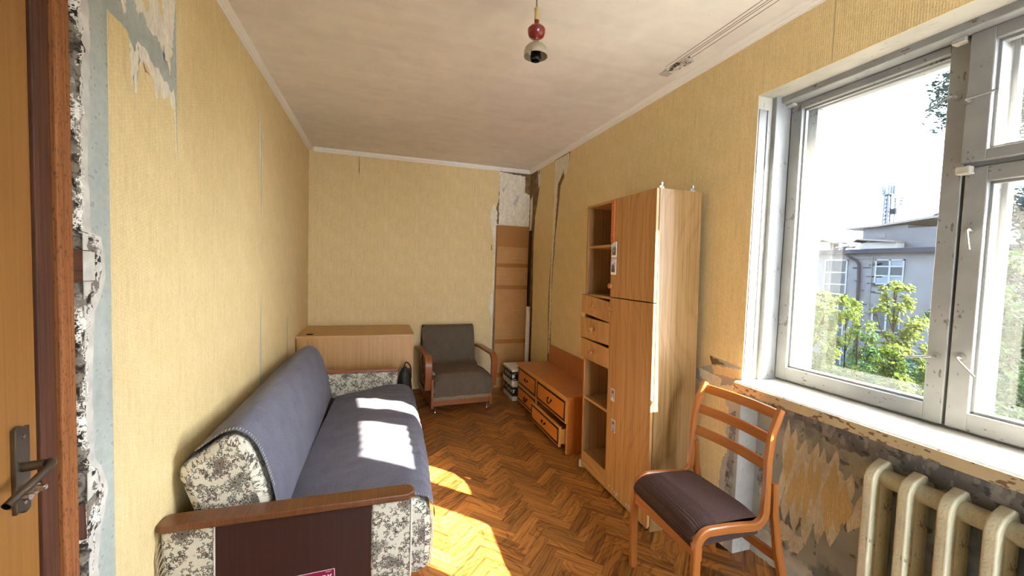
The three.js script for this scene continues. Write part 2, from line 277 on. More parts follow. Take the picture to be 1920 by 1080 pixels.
// woven tapestry: flower heads, leaf sprigs and scrolls in grey on cream, drawn on a canvas that repeats
const tFloral = (() => {
  const S = 1024, cv = document.createElement('canvas'); cv.width = cv.height = S; const c = cv.getContext('2d'), r = rng(77);
  c.fillStyle = 'rgb(214,206,184)'; c.fillRect(0, 0, S, S);
  const ink = ['rgba(64,54,48,.85)', 'rgba(84,74,62,.8)', 'rgba(84,54,52,.8)', 'rgba(74,78,60,.75)'];
  const wrap = (x, y, f) => { for (const dx of [-S, 0, S]) for (const dy of [-S, 0, S]) if (x + dx > -140 && x + dx < S + 140 && y + dy > -140 && y + dy < S + 140) { c.save(); c.translate(x + dx, y + dy); f(); c.restore(); } };
  const leaf = (l, w) => { c.beginPath(); c.moveTo(0, 0); c.quadraticCurveTo(l * 0.5, -w, l, 0); c.quadraticCurveTo(l * 0.5, w, 0, 0); c.fill(); };
  const flower = (x, y, s) => { const a0 = r() * 6, k = ink[(r() * 4) | 0], n = 7 + (r() * 4 | 0); wrap(x, y, () => { c.rotate(a0); for (let i = 0; i < n; i++) { c.rotate(6.283 / n); c.fillStyle = k; c.save(); c.translate(s * 0.22, 0); leaf(s * 0.8, s * 0.24); c.restore(); c.strokeStyle = 'rgba(214,206,184,.9)'; c.lineWidth = 2; c.beginPath(); c.moveTo(s * 0.3, 0); c.lineTo(s * 0.9, 0); c.stroke(); } c.fillStyle = 'rgba(60,38,34,.8)'; c.beginPath(); c.arc(0, 0, s * 0.18, 0, 7); c.fill(); }); };
  const scroll = (x, y, s) => { const a0 = r() * 6, k = ink[(r() * 4) | 0], f = r() < 0.5 ? -1 : 1, q = [0, 1, 2, 3].map(() => r()); wrap(x, y, () => { c.rotate(a0); c.scale(1, f); c.strokeStyle = c.fillStyle = k; c.lineWidth = 6; c.beginPath(); for (let t = 0; t < 13; t++) { const a = t * 0.26, d = s * (0.3 + t * 0.07); c.lineTo(Math.cos(a) * d, Math.sin(a) * d); } c.stroke(); for (let i = 0; i < 7; i++) { const t = 2 + i * 1.6, a = t * 0.26, d = s * (0.3 + t * 0.07); c.save(); c.translate(Math.cos(a) * d, Math.sin(a) * d); c.rotate(a + (i % 2 ? 0.4 : 2.2) + q[i % 4] * 0.6); leaf(s * 0.55, s * 0.2); c.restore(); } }); };
  for (let i = 0; i < 360; i++) scroll(r() * S, r() * S, 26 + r() * 22);
  for (const [bx, by] of [[250, 260], [760, 330], [420, 780], [900, 830], [560, 560], [80, 620]]) for (let i = 0; i < 11; i++) { const a = r() * 6.28, d = r() * 110; flower(bx + Math.cos(a) * d, by + Math.sin(a) * d, 34 + r() * 26); }
  for (let i = 0; i < 110; i++) flower(r() * S, r() * S, 12 + r() * 12);
  const im = c.getImageData(0, 0, S, S).data, d = new Uint8Array(S * S * 4);
  for (let j = 0; j < S; j++) for (let i = 0; i < S; i++) { const k = (j * S + i) * 4, w = 0.93 + 0.2 * (vn(i / 2.5, j / 2.5, 1 << 12, 1 << 12, 5) - 0.5); for (let q = 0; q < 3; q++) d[k + q] = clamp(im[k + q] * w, 0, 255); d[k + 3] = 255; }
  const t = new THREE.DataTexture(d, S, S); t.wrapS = t.wrapT = THREE.RepeatWrapping; t.magFilter = THREE.LinearFilter; t.colorSpace = THREE.SRGBColorSpace; t.repeat.set(1 / 0.36, 1 / 0.36); t.needsUpdate = true; return t;
})();
mat('tapestry', { map: tFloral, roughness: 0.95 });
mat('seat_brown', { map: tex(256, 256, 0.1, 0.1, (u, v) => { const w = fbm(u, v, 60, 60, 2, 351), k = 0.85 + 0.5 * (w - 0.5); return [82 * k, 56 * k, 48 * k]; }), roughness: 0.95 });
mat('cardboard', { map: tex(512, 512, 0.6, 0.6, (u, v) => { const n = fbm(u, v, 6, 6, 4, 361), f = fbm(u, v, 3, 120, 2, 366), k = 0.93 + 0.12 * (n - 0.5) + 0.08 * (f - 0.5); return [196 * k, 146 * k, 90 * k]; }), roughness: 0.85 });
mat('packing_tape', { color: 0xa06c36, roughness: 0.25 });
mat('gap_dark', { color: 0x2b1a12, roughness: 0.6 });  // for the strip that fills the black gap by the cardboard box
mat('paper_white', { color: 0xe6e3da, roughness: 0.7 });
mat('lamp_red', { color: 0x7a1512, roughness: 0.25, clearcoat: 0.7, clearcoatRoughness: 0.15 });
mat('lamp_tin', { color: 0xb9b09a, roughness: 0.4, metalness: 0.6 });
mat('lamp_tape', { color: 0xb8a06a, roughness: 0.7 });
mat('bakelite', { color: 0x0b0a0a, roughness: 0.25 });
mat('cable', { color: 0x6f6248, roughness: 0.6 });

// ------------------------------------------------------------------ the room
const H = 2.5, ZB = 7.0, BX0 = 1.05, BX1 = 2.25;
{ // floor: herringbone planks at 45 degrees
  const floor = structure('floor');
  part(floor, 'floor_slab', box(-0.5, 2.9, -0.25, -0.0065, -0.4, ZB + 0.3, 0), M.floor_base);
  const n = 4, W = 0.0575, list = [], c45 = Math.SQRT1_2;
  for (let i = -70; i < 110; i++) for (let j = -70; j < 110; j++) {
    const m = (((i - j) % (2 * n)) + 2 * n) % (2 * n);
    let a, b, hor;
    if (m === 0) { a = i + n / 2; b = j + 0.5; hor = true; } else if (m === n) { a = i + 0.5; b = j - n / 2 + 1; hor = false; } else continue;
    const x = 1.53 + (a - b) * W * c45, z = 2.228 + (a + b) * W * c45 - 0.005;
    if (x < -0.06 || x > 2.5 || z < -0.05 || z > 4.9) continue;
    if (z < 3 && x > 2.4) continue;
    list.push({ x, z, hor });
  }
  const L = n * W - 0.0009, w = W - 0.0009, variants = [];
  for (let k = 0; k < 6; k++) { const g = box(-L / 2, L / 2, -0.006, 0, -w / 2, w / 2, 0.0005, true); const uv = g.attributes.uv; for (let i = 0; i < uv.count; i++) uv.setXY(i, uv.getX(i) + k * 0.0767, uv.getY(i) * 1 + k * 0.137); variants.push(g); }
  const cam = camera.position;
  for (const p of list) {
    const dx = p.x - cam.x, dz = p.z - cam.z, d = Math.hypot(dx, cam.y, dz), ang = Math.atan2(dx, -dz) - 0.3138;
    const shown = -dz > 0.3 && Math.abs(ang) < 0.86 && !(p.x < 0.86 && p.z > 0.75 && p.z < 3.1) && !(p.x > 2.07 && p.z < 2.8) && p.x > 0 && p.x < 2.345 && !(p.x < 1.1 && p.z < 0.9) && d > 1.75;
    p.score = shown ? 1 / (d * d * d) : 0;
  }
  list.sort((a, b) => b.score - a.score);
  const rest = [];
  list.forEach((p, i) => {
    const v = variants[(R() * 6) | 0], m = PLANKS[(R() * 6) | 0], turn = p.hor ? -Math.PI / 4 : Math.PI / 4, up = R() < 0.5 ? Math.PI : 0;
    const lift = -R() * 0.0004;
    if (i < 300 && p.score > 0) { const q = shadow(new THREE.Mesh(v, m)); q.name = 'plank'; q.position.set(p.x, lift, p.z); q.rotation.y = turn + up; floor.add(q); }
    else { const g = v.clone().rotateY(turn + up).translate(p.x, lift, p.z); (rest[PLANKS.indexOf(m)] ??= []).push(g); }
  });
  // the planks past the limit: one part, six tones in its material groups
  const merged = rest.map((r) => mergeGeometries(r)), all = mergeGeometries(merged, true), q = shadow(new THREE.Mesh(all, PLANKS.filter((_, i) => rest[i])));
  q.name = 'plank_field'; q.userData.kind = 'stuff'; floor.add(q);
}
const cornice = (h) => [[0, 0], [0, -h], [0.006, -h], [0.008, -h + 0.008], [0.016, -h + 0.012], [0.018, -h + 0.02], [0.026, -h + 0.026], [0.03, -0.004], [0.03, 0]];
{ // ceiling
  const c = structure('ceiling', [0, H, 0]);
  part(c, 'ceiling_slab', box(-0.25, 2.85, H, H + 0.2, -0.3, ZB + 0.3, 0), M.ceiling_whitewash);
  // chipped patch where a fitting was pulled out, and the joint lines that run from it
  const r = rng(9), chips = [], holes = [];
  for (let i = 0; i < 46; i++) { const t = r(), z = lerp(2.575, 2.73, t), x = 2.215 + (r() - 0.5) * 0.05 + 0.02 * t, s = 0.006 + r() * 0.012, g = new THREE.IcosahedronGeometry(s, 0); g.scale(1, 0.6, 1); g.rotateY(r() * 6); g.translate(x, H - 0.001, z); (r() < 0.55 ? holes : chips).push(uvm(g)); }
  stuff(part(c, 'broken_plaster', chips, M.plaster_white));
  stuff(part(c, 'broken_brick', holes, M.masonry));
  part(c, 'plaster_patch', box(2.185, 2.245, H - 0.007, H, 2.515, 2.57, 0.002), M.plaster_white);
  for (const [x, z0] of [[2.165, 2.6], [2.186, 2.55], [2.2, 2.66], [2.226, 2.72]]) part(c, 'joint_line', box(x, x + 0.0022, H - 0.0022, H + 0.001, z0, 4.6, 0), mat('joint_grey', { color: 0x9a8f7c, roughness: 0.9 }));
}
{ // cornices: trim_1 left, trim_2 far, trim_3 right
  const p = cornice(0.04);
  const t1 = structure('trim_1'); part(t1, 'cornice_piece', prism(p, 0, ZB, (a, b, d) => [a, H + b, d], 0), M.cornice_white);
  const t2 = structure('trim_2');
  const far = (x0, x1) => prism(p.map(([a, b]) => [a, b]), x0, x1, (a, b, d) => [d, H + b, a], 0);
  part(t2, 'cornice_piece', far(0.045, 1.985), M.cornice_white); part(t2, 'cornice_piece', far(1.989, 2.13), M.cornice_white); part(t2, 'cornice_piece', far(2.133, 2.335), M.cornice_white);
  const t3 = structure('trim_3');
  const rt = (z0, z1) => prism(p, z0, z1, (a, b, d) => [WX - a, H + b, d], 0);
  part(t3, 'cornice_piece', rt(0.01, 0.27), M.cornice_white); part(t3, 'cornice_piece', rt(0.274, 1.42), M.cornice_white); part(t3, 'cornice_piece', rt(1.423, ZB), M.cornice_white);
}
// ------------------------------------------------------------------ left wall, door
const TEAR = [[3.191, 2.0], [3.107, 1.993], [3.094, 1.977], [3.088, 1.93], [3.082, 1.885], [3.065, 1.914], [3.058, 1.862], [3.045, 1.925], [3.03, 1.95], [3.005, 1.955], [2.975, 1.945], [2.952, 1.89], [2.94, 1.94], [2.91, 1.915], [2.885, 1.922], [2.86, 1.915], [2.832, 1.93], [2.82, 1.86], [2.813, 1.77], [2.809, 1.7]];
{
  const w = structure('wall_left');
  part(w, 'wall_body', box(-0.25, 0, 0, H, -0.3, 3.285, 0), M.blue_paint);
  parts(w, 'wall_body', [box(-0.25, 0, 2.06, H, 3.285, 4.5, 0), box(-0.25, 0, 0, H, 4.5, ZB + 0.3, 0)], M.blue_paint);
  const tear = torn(TEAR, 0.0035, 0.012, 5, true);
  // strips of paper, each its own sheet; the first is torn away at the top
  part(w, 'wallpaper_strip', sheet('left', [[3.191, 0], ...tear, [2.809, 0]], 0, 0.0008), M.wallpaper);
  const gapL = torn([[1.735, H], [1.735, 2.27], [1.745, 2.1], [1.758, 2.0], [1.748, 1.9], [1.735, 1.8], [1.731, 1.5], [1.731, 1.2], [1.735, 1.1], [1.755, 0.95], [1.755, 0]], 0.002, 0.03, 6, true);
  const gapR = torn([[1.73, H], [1.73, 2.27], [1.722, 2.15], [1.714, 2.05], [1.716, 1.93], [1.716, 1.8], [1.724, 1.5], [1.722, 1.2], [1.72, 1.1], [1.715, 0.9], [1.715, 0]], 0.002, 0.03, 7, true);
  part(w, 'wallpaper_strip', sheet('left', [[2.8088, 0], [2.8088, 1.7], [2.8065, 1.75], [2.806, H], ...gapL], 0, 0.0011), M.wallpaper);
  const low = torn([[0.99, 0], [0.985, 0.9], [0.975, 0.94], [0.972, 0.975]], 0.001, 0.03, 8, true), low2 = torn([[0.968, 0.975], [0.955, 0.9], [0.95, 0]], 0.001, 0.03, 9, true);
  part(w, 'wallpaper_strip', sheet('left', [...gapR, [0.99, 0], ...low, [0.971, H], [1.71, H]].filter((p, i, a) => !i || p[0] !== a[i - 1][0] || p[1] !== a[i - 1][1]), 0, 0.0008), M.wallpaper);
  part(w, 'wallpaper_strip', sheet('left', [[0.9695, H], ...low2, [0.624, 0], [0.624, H]], 0, 0.0009), M.wallpaper);
  part(w, 'wallpaper_strip', sheet('left', [[0.618, H], [0.622, 2.2], [0.62, 1.6], [0.622, 1.0], [0.618, 0], [0, 0], [0, H]], 0, 0.0013), M.wallpaper);
  // white backing left on the wall round the tears
  const back = (pts, off = 0, seed = 11, amp = 0.004) => part(w, 'torn_backing', sheet('left', torn(pts, amp, 0.01, seed), off, 0.0005), M.wallpaper_back);
  back([[3.092, 1.975], [3.088, 1.91], [3.08, 1.83], [3.074, 1.875], [3.07, 1.86], [3.06, 1.81], [3.056, 1.87], [3.046, 1.94], [3.052, 1.985], [3.062, 1.955], [3.072, 1.95], [3.082, 1.965]], 0.0006, 12);
  back([[3.052, 1.99], [3.03, 1.985], [3.0, 1.985], [2.96, 1.955], [2.93, 1.965], [2.9, 1.935], [2.88, 1.945], [2.85, 1.92], [2.828, 1.94], [2.815, 1.84], [2.809, 1.7], [2.816, 1.73], [2.826, 1.87], [2.85, 1.87], [2.87, 1.905], [2.9, 1.88], [2.93, 1.9], [2.948, 1.84], [2.96, 1.915], [3.0, 1.925], [3.03, 1.93]], 0.0006, 13);
  back([[3.15, 2.14], [3.115, 2.03], [3.1, 2.09], [3.07, 2.11], [3.045, 2.06], [3.02, 2.09], [2.99, 2.06], [2.96, 2.05], [2.935, 2.06], [2.91, 2.035], [2.89, 2.03], [2.872, 2.03], [2.862, 2.0], [2.85, 1.975], [2.852, 2.02], [2.838, 2.05], [2.828, 2.12], [2.818, 2.2], [2.812, 2.26], [2.812, 2.45], [3.15, 2.45]], 0, 14, 0.006);
  part(w, 'wallpaper_remnant', sheet('left', torn([[3.06, 2.45], [3.06, 2.16], [3.04, 2.13], [2.995, 2.1], [2.985, 2.13], [3.0, 2.2], [2.99, 2.45]], 0.004, 0.01, 15), 0.0005, 0.0008), M.wallpaper);
  part(w, 'wallpaper_remnant', sheet('left', torn([[2.95, 2.45], [2.94, 2.18], [2.905, 2.12], [2.9, 2.45]], 0.004, 0.01, 16), 0.0005, 0.0008), M.wallpaper);
  back([[1.77, 2.2], [1.772, 2.1], [1.765, 2.0], [1.755, 1.9], [1.742, 1.82], [1.74, 1.86], [1.735, 2.0], [1.738, 2.1], [1.735, 2.24], [1.75, 2.27], [1.752, 2.22]], 0.0012, 17, 0.003);
  back([[1.716, 2.1], [1.706, 2.03], [1.702, 1.95], [1.71, 1.9], [1.717, 1.84]], 0.0009, 18, 0.003);
  part(w, 'loose_flap', sheet('left', torn([[1.722, 2.2], [1.705, 2.13], [1.692, 2.09], [1.712, 2.1]], 0.002, 0.01, 19), 0.004, 0.0006), M.wallpaper_back);
  part(w, 'loose_flap', sheet('left', torn([[2.906, 2.05], [2.876, 2.04], [2.872, 2.012], [2.9, 2.006]], 0.002, 0.01, 20), 0.006, 0.0008), M.wallpaper_back);
  part(w, 'loose_flap', sheet('left', torn([[3.03, 1.945], [3.0, 1.93], [2.995, 1.915], [3.02, 1.925]], 0.002, 0.01, 22), 0.006, 0.0008), M.wallpaper);
  // broken edge of the wall beside the door frame: white plaster rim, then bare masonry
  const rim = [[3.266, 2.4], [3.262, 2.2], [3.268, 2.0], [3.262, 1.9], [3.268, 1.75], [3.276, 1.62], [3.274, 1.5], [3.27, 1.42], [3.232, 1.41], [3.219, 1.36], [3.216, 1.32], [3.232, 1.27], [3.262, 1.22], [3.272, 1.1], [3.276, 0.95], [3.27, 0.85], [3.235, 0.79], [3.222, 0.75], [3.232, 0.7], [3.25, 0.66], [3.265, 0.58], [3.27, 0.3], [3.272, 0]];
  const rimJ = torn(rim, 0.004, 0.02, 31, true);
  part(w, 'plaster_rim', sheet('left', [...rimJ, [3.3, 0], [3.3, 2.4]], 0.0002, 0.0016), M.plaster_white);
  const inner = torn(rim.map(([z, y]) => [z + (z < 3.25 ? 0.018 : 0.024), y]), 0.009, 0.014, 33, true);
  part(w, 'bare_masonry', (() => {
    const ys = inner.slice().sort((a, b) => a[1] - b[1]), zAt = (y) => { for (let i = 0; i + 1 < ys.length; i++) if (y >= ys[i][1] && y <= ys[i + 1][1]) return lerp(ys[i][0], ys[i + 1][0], (y - ys[i][1]) / ((ys[i + 1][1] - ys[i][1]) || 1)); return ys[0][0]; };
    return grid(26, 700, (u, v) => {
      const y = v * 2.35, z = lerp(zAt(y), 3.352, u), rough = (fbm(z * 3, y, 30, 40, 4, 35) - 0.5) * 0.02 + (fbm(z * 8, y * 2, 60, 60, 3, 39) - 0.5) * 0.008, edge = Math.min(1, u * 6);
      return [0.0022 + edge * (rough - 0.022 * smooth(0.2, 0.8, u)), y, z];
    }, (u, v) => [u * 0.09, v * 2.35]);
  })(), M.masonry);
  const wood1 = part(w, 'nailing_block', box(-0.05, 0.003, 1.298, 1.375, 3.26, 3.36, 0.002, true), M.frame_wood_dark, 'dark wooden nailing block set in the broken masonry');
  part(w, 'nailing_block_face', box(-0.02, 0.0045, 1.3, 1.373, 3.262, 3.305, 0.002), M.plaster_white);
  part(w, 'nailing_block', prism([[3.37, 0.775], [3.305, 0.75], [3.262, 0.76], [3.258, 0.675], [3.307, 0.662], [3.37, 0.698]], -0.05, 0.003, (a, b, d) => [d, b, a], 0.002), M.frame_wood_dark);
  part(w, 'nailing_block_face', prism([[3.312, 0.75], [3.262, 0.762], [3.256, 0.672], [3.308, 0.66]], -0.02, 0.0045, (a, b, d) => [d, b, a], 0.002), M.masonry);
}
{
  const d = structure('door_1', [0, 0, 3.44]);
  const fr = sub(d, 'door_frame', [0, 0, 3.39]);
  part(fr, 'frame_post', box(-0.1, 0.006, 0, 2.06, 3.34, 3.388, 0.003), M.frame_wood_raw);
  part(fr, 'frame_post', box(-0.1, -0.002, 0, 2.06, 3.3885, 3.436, 0.003), M.frame_wood_dark);
  part(fr, 'frame_head', box(-0.1, 0.004, 2.0, 2.06, 3.34, 4.5, 0.003, true), M.frame_wood_raw);
  part(fr, 'frame_post', box(-0.1, 0.006, 0, 2.06, 4.55, 4.5, 0.003), M.frame_wood_raw);
  part(d, 'door_leaf', box(-0.045, -0.008, 0.01, 1.998, 3.4375, 4.415, 0.002), M.door_veneer);
  // lever handle on a long plate, with a thumb turn below
  const h = sub(d, 'door_handle', [0, 0.93, 3.49]), py = 0.925, pz = 3.487;
  const plate = []; for (let i = 0; i <= 10; i++) { const a = i / 10; plate.push([lerp(-0.018, 0.018, a), 0.088 + 0.004 * Math.sin(a * Math.PI * 2 - 0.6)]); } for (let i = 0; i <= 10; i++) { const a = i / 10; plate.push([lerp(0.018, -0.018, a), -0.088 - 0.004 * Math.sin(a * Math.PI * 2 - 0.6)]); }
  part(h, 'plate', prism(plate, -0.008, 0.001, (a, b, q) => [q, py + b, pz - a], 0.002), M.old_bronze);
  part(h, 'lever', [rod([0, py + 0.005, pz], [0.036, py + 0.008, pz], 0.0095, 14), tube([[0.036, py + 0.008, pz - 0.012], [0.043, py + 0.008, pz - 0.004], [0.046, py + 0.004, pz + 0.012], [0.044, py - 0.006, pz + 0.04], [0.04, py - 0.018, pz + 0.075], [0.038, py - 0.026, pz + 0.1]], 0.0078, 30, 10)], M.old_bronze);
  part(h, 'thumb_turn', [rod([0, py - 0.042, pz], [0.022, py - 0.042, pz], 0.01, 16), box(0.02, 0.036, py - 0.047, py - 0.035, pz - 0.006, pz + 0.006, 0.003), rod([0, py - 0.056, pz], [0.012, py - 0.056, pz], 0.008, 12)], M.steel);
  for (const s of [-1, 1]) part(h, 'screw', rod([0, py + s * 0.068, pz], [0.0035, py + s * 0.068, pz], 0.004, 10), M.steel);
}
// ------------------------------------------------------------------ far wall
{
  const w = structure('wall_far');
  part(w, 'wall_body', box(-0.25, 2.85, 0, H, -0.3, 0, 0), M.wallpaper_dark);
  const edge = torn([[1.972, H], [1.972, 2.3], [1.965, 2.12], [1.95, 2.07], [1.925, 1.98], [1.935, 1.9], [1.915, 1.82], [1.93, 1.6], [1.925, 1.3], [1.93, 1.0], [1.91, 0.85], [1.925, 0.7], [1.92, 0]], 0.004, 0.02, 41, true);
  part(w, 'wallpaper_strip', sheet('far', [[0.4682, 0], [0.4682, 2.19], [0.474, 2.3], [0.47, 2.46], ...edge.slice().filter((p) => p[1] <= H)].map((p) => p), 0, 0.0009), M.wallpaper);
  part(w, 'wallpaper_strip', sheet('far', [[0, 0], [0.468, 0], [0.468, 2.19], [0.4705, 2.27], [0.464, 2.32], [0.4665, 2.46], [0.466, H], [0, H]], 0, 0.0009), M.wallpaper);
  const bk = (p, off, seed, m = M.wallpaper_back, nm = 'torn_backing') => part(w, nm, sheet('far', torn(p, 0.005, 0.015, seed), off, 0.0006), m);
  bk([[1.972, 2.455], [2.28, 2.43], [2.285, 2.24], [2.345, 2.22], [2.345, 1.8], [1.975, 1.8]], 0, 42);
  bk([[1.9, 1.86], [1.995, 1.86], [1.995, 0.02], [1.9, 0.02]], 0, 48);
  bk([[1.918, 2.09], [1.9, 2.06], [1.885, 2.0], [1.865, 1.93], [1.875, 1.84], [1.9, 1.78], [1.905, 1.7], [1.93, 1.62], [1.95, 1.8], [1.955, 2.0]], 0.001, 43);
  bk([[1.915, 1.1], [1.9, 0.98], [1.885, 0.9], [1.905, 0.82], [1.935, 0.8], [1.94, 1.0]], 0.001, 44);
  bk([[2.0, 2.25], [2.05, 2.32], [2.065, 2.32], [2.02, 2.22]], 0.002, 46, M.plaster_white, 'loose_flap');
  bk([[2.13, 2.1], [2.19, 2.2], [2.22, 2.21], [2.17, 2.08]], 0.002, 47, M.plaster_white, 'loose_flap');
}
solo('wire_stub', [tube([[1.89, 1.56, 0.004], [1.9, 1.575, 0.014], [1.892, 1.59, 0.012], [1.9, 1.61, 0.008], [1.89, 1.62, 0.003]], 0.0035, 24, 6)], mat('wire_green', { color: 0x2c3a30, roughness: 0.5 }), 'short dark twisted wire stub on the far wall left of the cardboard box', 'wire', [1.895, 1.56, 0.004]);
// ------------------------------------------------------------------ right wall with the window opening and the radiator niche
const NX = 2.46, Z0 = 3.05, Z1 = 4.58, YS = 0.862, YL = 2.2;
{
  const w = structure('wall_right');
  part(w, 'wall_body', box(WX, 2.8, 0, H, -0.3, Z0, 0), M.reveal_plaster);
  const wl = structure('wall_lintel', [WX, YL, Z0]), wn = structure('wall_niche', [NX, 0, Z0]);
  part(wl, 'wall_body', box(WX, 2.8, YL, H, Z0, Z1, 0), M.reveal_plaster); part(structure('wall_right', [WX, 0, Z1]), 'wall_body', box(WX, 2.8, 0, H, Z1, ZB + 0.3, 0), M.reveal_plaster); part(wn, 'wall_body', box(NX + 0.002, 2.8, 0, YS - 0.045, Z0, Z1, 0), M.reveal_plaster);
  part(wn, 'niche_back', box(NX, NX + 0.002, 0, YS - 0.04, Z0, Z1, 0), M.niche_plaster);
  part(w, 'niche_side', box(WX + 0.002, NX, 0, YS - 0.045, Z0 - 0.001, Z0 + 0.001, 0), M.reveal_plaster);
  // paper: one sheet up to the tear in the corner, one up to the seam, the pier, the band over the window
  const ragL = torn([[0.70, H], [0.70, 2.45], [0.69, 2.05], [0.703, 1.9], [0.70, 1.7], [0.665, 1.3], [0.655, 1.08], [0.68, 0.6], [0.685, 0]], 0.004, 0.02, 51, true), ragR = torn([[1.05, 2.45], [1.035, 2.38], [0.95, 2.26], [0.855, 2.18], [0.84, 2.05], [0.815, 1.9], [0.775, 1.7], [0.74, 1.3], [0.73, 1.08], [0.75, 0.62], [0.71, 0]], 0.004, 0.02, 52, true);
  const cor = torn([[0.25, H], [0.29, 2.42], [0.3, 2.28], [0.25, 2.1], [0.19, 1.95], [0.165, 1.6], [0.19, 1.2], [0.2, 0.8], [0.2, 0]], 0.005, 0.02, 53, true);
  part(w, 'wallpaper_strip', sheet('right', [...cor, ...ragL.slice().reverse()], 0, 0.0009), M.wallpaper);
  part(w, 'bare_wall', sheet('right', [[0, 0], [0, H], [1.1, H], [1.1, 0]], 0, 0.0002), M.wallpaper_dark);
  const pierLow = torn([[2.75, 0.845], [2.82, 0.83], [2.87, 0.86], [2.93, 0.82], [2.98, 0.80], [3.0, 0.74], [3.03, 0.70]], 0.008, 0.012, 54, true);
  part(w, 'wallpaper_strip', sheet('right', [[0.72, 0], ...ragR.slice().reverse(), [1.06, H], [Z0 + 0.018, H], [Z0 + 0.018, YL], [Z0 - 0.001, YL], [Z0 - 0.001, 0.92], [2.84, 0.94], ...torn([[2.845, 0.93], [2.86, 0.89], [2.78, 0.86], [2.75, 0.85]], 0.003, 0.01, 55, true), [2.72, 0.85], [2.72, 0]], 0, 0.0009), M.wallpaper);
  part(w, 'wallpaper_strip', sheet('right', [[2.722, 0], ...torn([[2.722, 0.8], [2.8, 0.78], [2.86, 0.8], [2.92, 0.77], [2.96, 0.74], [2.985, 0.68], [2.97, 0.6], [2.99, 0.5], [2.955, 0.42], [2.945, 0.3], [2.975, 0.15], [3.0, 0.0]], 0.006, 0.012, 56, true)], 0, 0.0007), M.wallpaper);
  part(wl, 'wallpaper_strip', sheet('right', [[3.07, YL], [3.07, H], [3.37, H], [3.372, YL]], 0, 0.0009), M.wallpaper);
  part(wl, 'wallpaper_strip', sheet('right', [[3.375, YL], [3.374, H], [Z1, H], [Z1, YL]], 0, 0.0009), M.wallpaper);
  // torn ends
  const bk = (p, off, seed, m = M.wallpaper_back, nm = 'torn_backing', at = WX, amp = 0.005) => part(at === NX ? wn : w, nm, sheet('right', torn(p, amp, 0.012, seed), off, 0.0006, at), m);
  bk([[0.70, 2.452], [1.03, 2.45], [1.035, 2.42], [0.9, 2.3], [0.79, 2.2], [0.775, 2.0], [0.76, 1.8], [0.735, 1.5], [0.72, 1.2], [0.73, 0.9], [0.72, 0.5], [0.695, 0.5], [0.69, 0.9], [0.68, 1.2], [0.69, 1.5], [0.7, 1.9]], 0.0002, 57);
  bk([[0.97, 2.42], [1.035, 2.41], [1.0, 2.3], [0.94, 2.24], [0.92, 2.3]], 0.0012, 58);
  bk([[0.255, 2.40], [0.3, 2.42], [0.33, 2.38], [0.325, 2.3], [0.27, 2.25]], 0.004, 59, M.paper_white, 'loose_flap');
  bk([[0.02, 2.15], [0.09, 2.2], [0.1, 2.0], [0.07, 1.7], [0.09, 1.3], [0.05, 1.0], [0.02, 1.0]], 0.0003, 60);
  bk([[0.24, 2.46], [0.27, 2.47], [0.2, 2.33]], 0.0003, 62);
  bk([[2.862, 0.893], [2.95, 0.9], [3.046, 0.915], [3.045, 0.865], [2.96, 0.855], [2.875, 0.848]], 0.001, 63, M.wallpaper, 'loose_flap');
  bk([[2.845, 0.935], [2.86, 0.895], [2.96, 0.91]], 0.0015, 64, M.wallpaper_dark, 'loose_flap');
  bk([[2.77, 0.858], [2.85, 0.845], [2.89, 0.842], [2.93, 0.832], [2.925, 0.795], [3.0, 0.826], [3.028, 0.8], [3.02, 0.74], [2.95, 0.76], [2.86, 0.79], [2.78, 0.81]], 0.0002, 65);
  bk([[2.99, 0.68], [3.03, 0.7], [3.035, 0.2], [3.0, 0.1], [2.985, 0.3], [3.0, 0.5]], 0.0002, 66, M.niche_scraped, 'bare_plaster');
  // niche: ochre paper remnants with white fringes on blue-grey plaster
  bk([[3.19, 0.62], [3.25, 0.6], [3.34, 0.61], [3.42, 0.6], [3.47, 0.55], [3.49, 0.48], [3.46, 0.4], [3.4, 0.32], [3.3, 0.31], [3.22, 0.33], [3.2, 0.45]], 0, 67, M.wallpaper_back, 'torn_backing', NX, 0.008);
  const sliver = (z, y0, y1, w, lean, k, m, nm, off) => { const o = [], n = 9; for (let i = 0; i <= n; i++) { const t = i / n; o.push([z + lean * t - w * Math.sin(Math.PI * Math.pow(t, 0.8)) * 0.5, lerp(y0, y1, t)]); } for (let i = n - 1; i > 0; i--) { const t = i / n; o.push([z + lean * t + w * Math.sin(Math.PI * Math.pow(t, 1.3)) * 0.5, lerp(y0, y1, t)]); } bk(o, off + (k % 30) * 0.00003, k, m, nm, NX, 0.0012); };
  [[3.2, 0.5, 0.72, 0.03, 0.01], [3.225, 0.52, 0.69, 0.035, 0.02], [3.27, 0.5, 0.66, 0.04, 0.02], [3.315, 0.5, 0.67, 0.035, 0.03], [3.36, 0.5, 0.66, 0.03, 0.01], [3.4, 0.5, 0.67, 0.04, 0.02], [3.45, 0.42, 0.6, 0.05, 0.03], [3.5, 0.4, 0.56, 0.035, 0.03], [3.53, 0.44, 0.5, 0.02, 0.03], [3.48, 0.36, 0.5, 0.05, 0.06], [3.22, 0.24, 0.42, 0.04, 0], [3.27, 0.22, 0.42, 0.05, -0.01], [3.32, 0.2, 0.4, 0.05, 0], [3.37, 0.24, 0.42, 0.045, 0.01], [3.42, 0.26, 0.42, 0.05, 0.01], [3.19, 0.3, 0.5, 0.03, 0.01]].forEach(([z, a, b, w, l], k) => sliver(z, a, b, w, l, 300 + k, M.wallpaper_back, 'torn_backing', 0.0003));
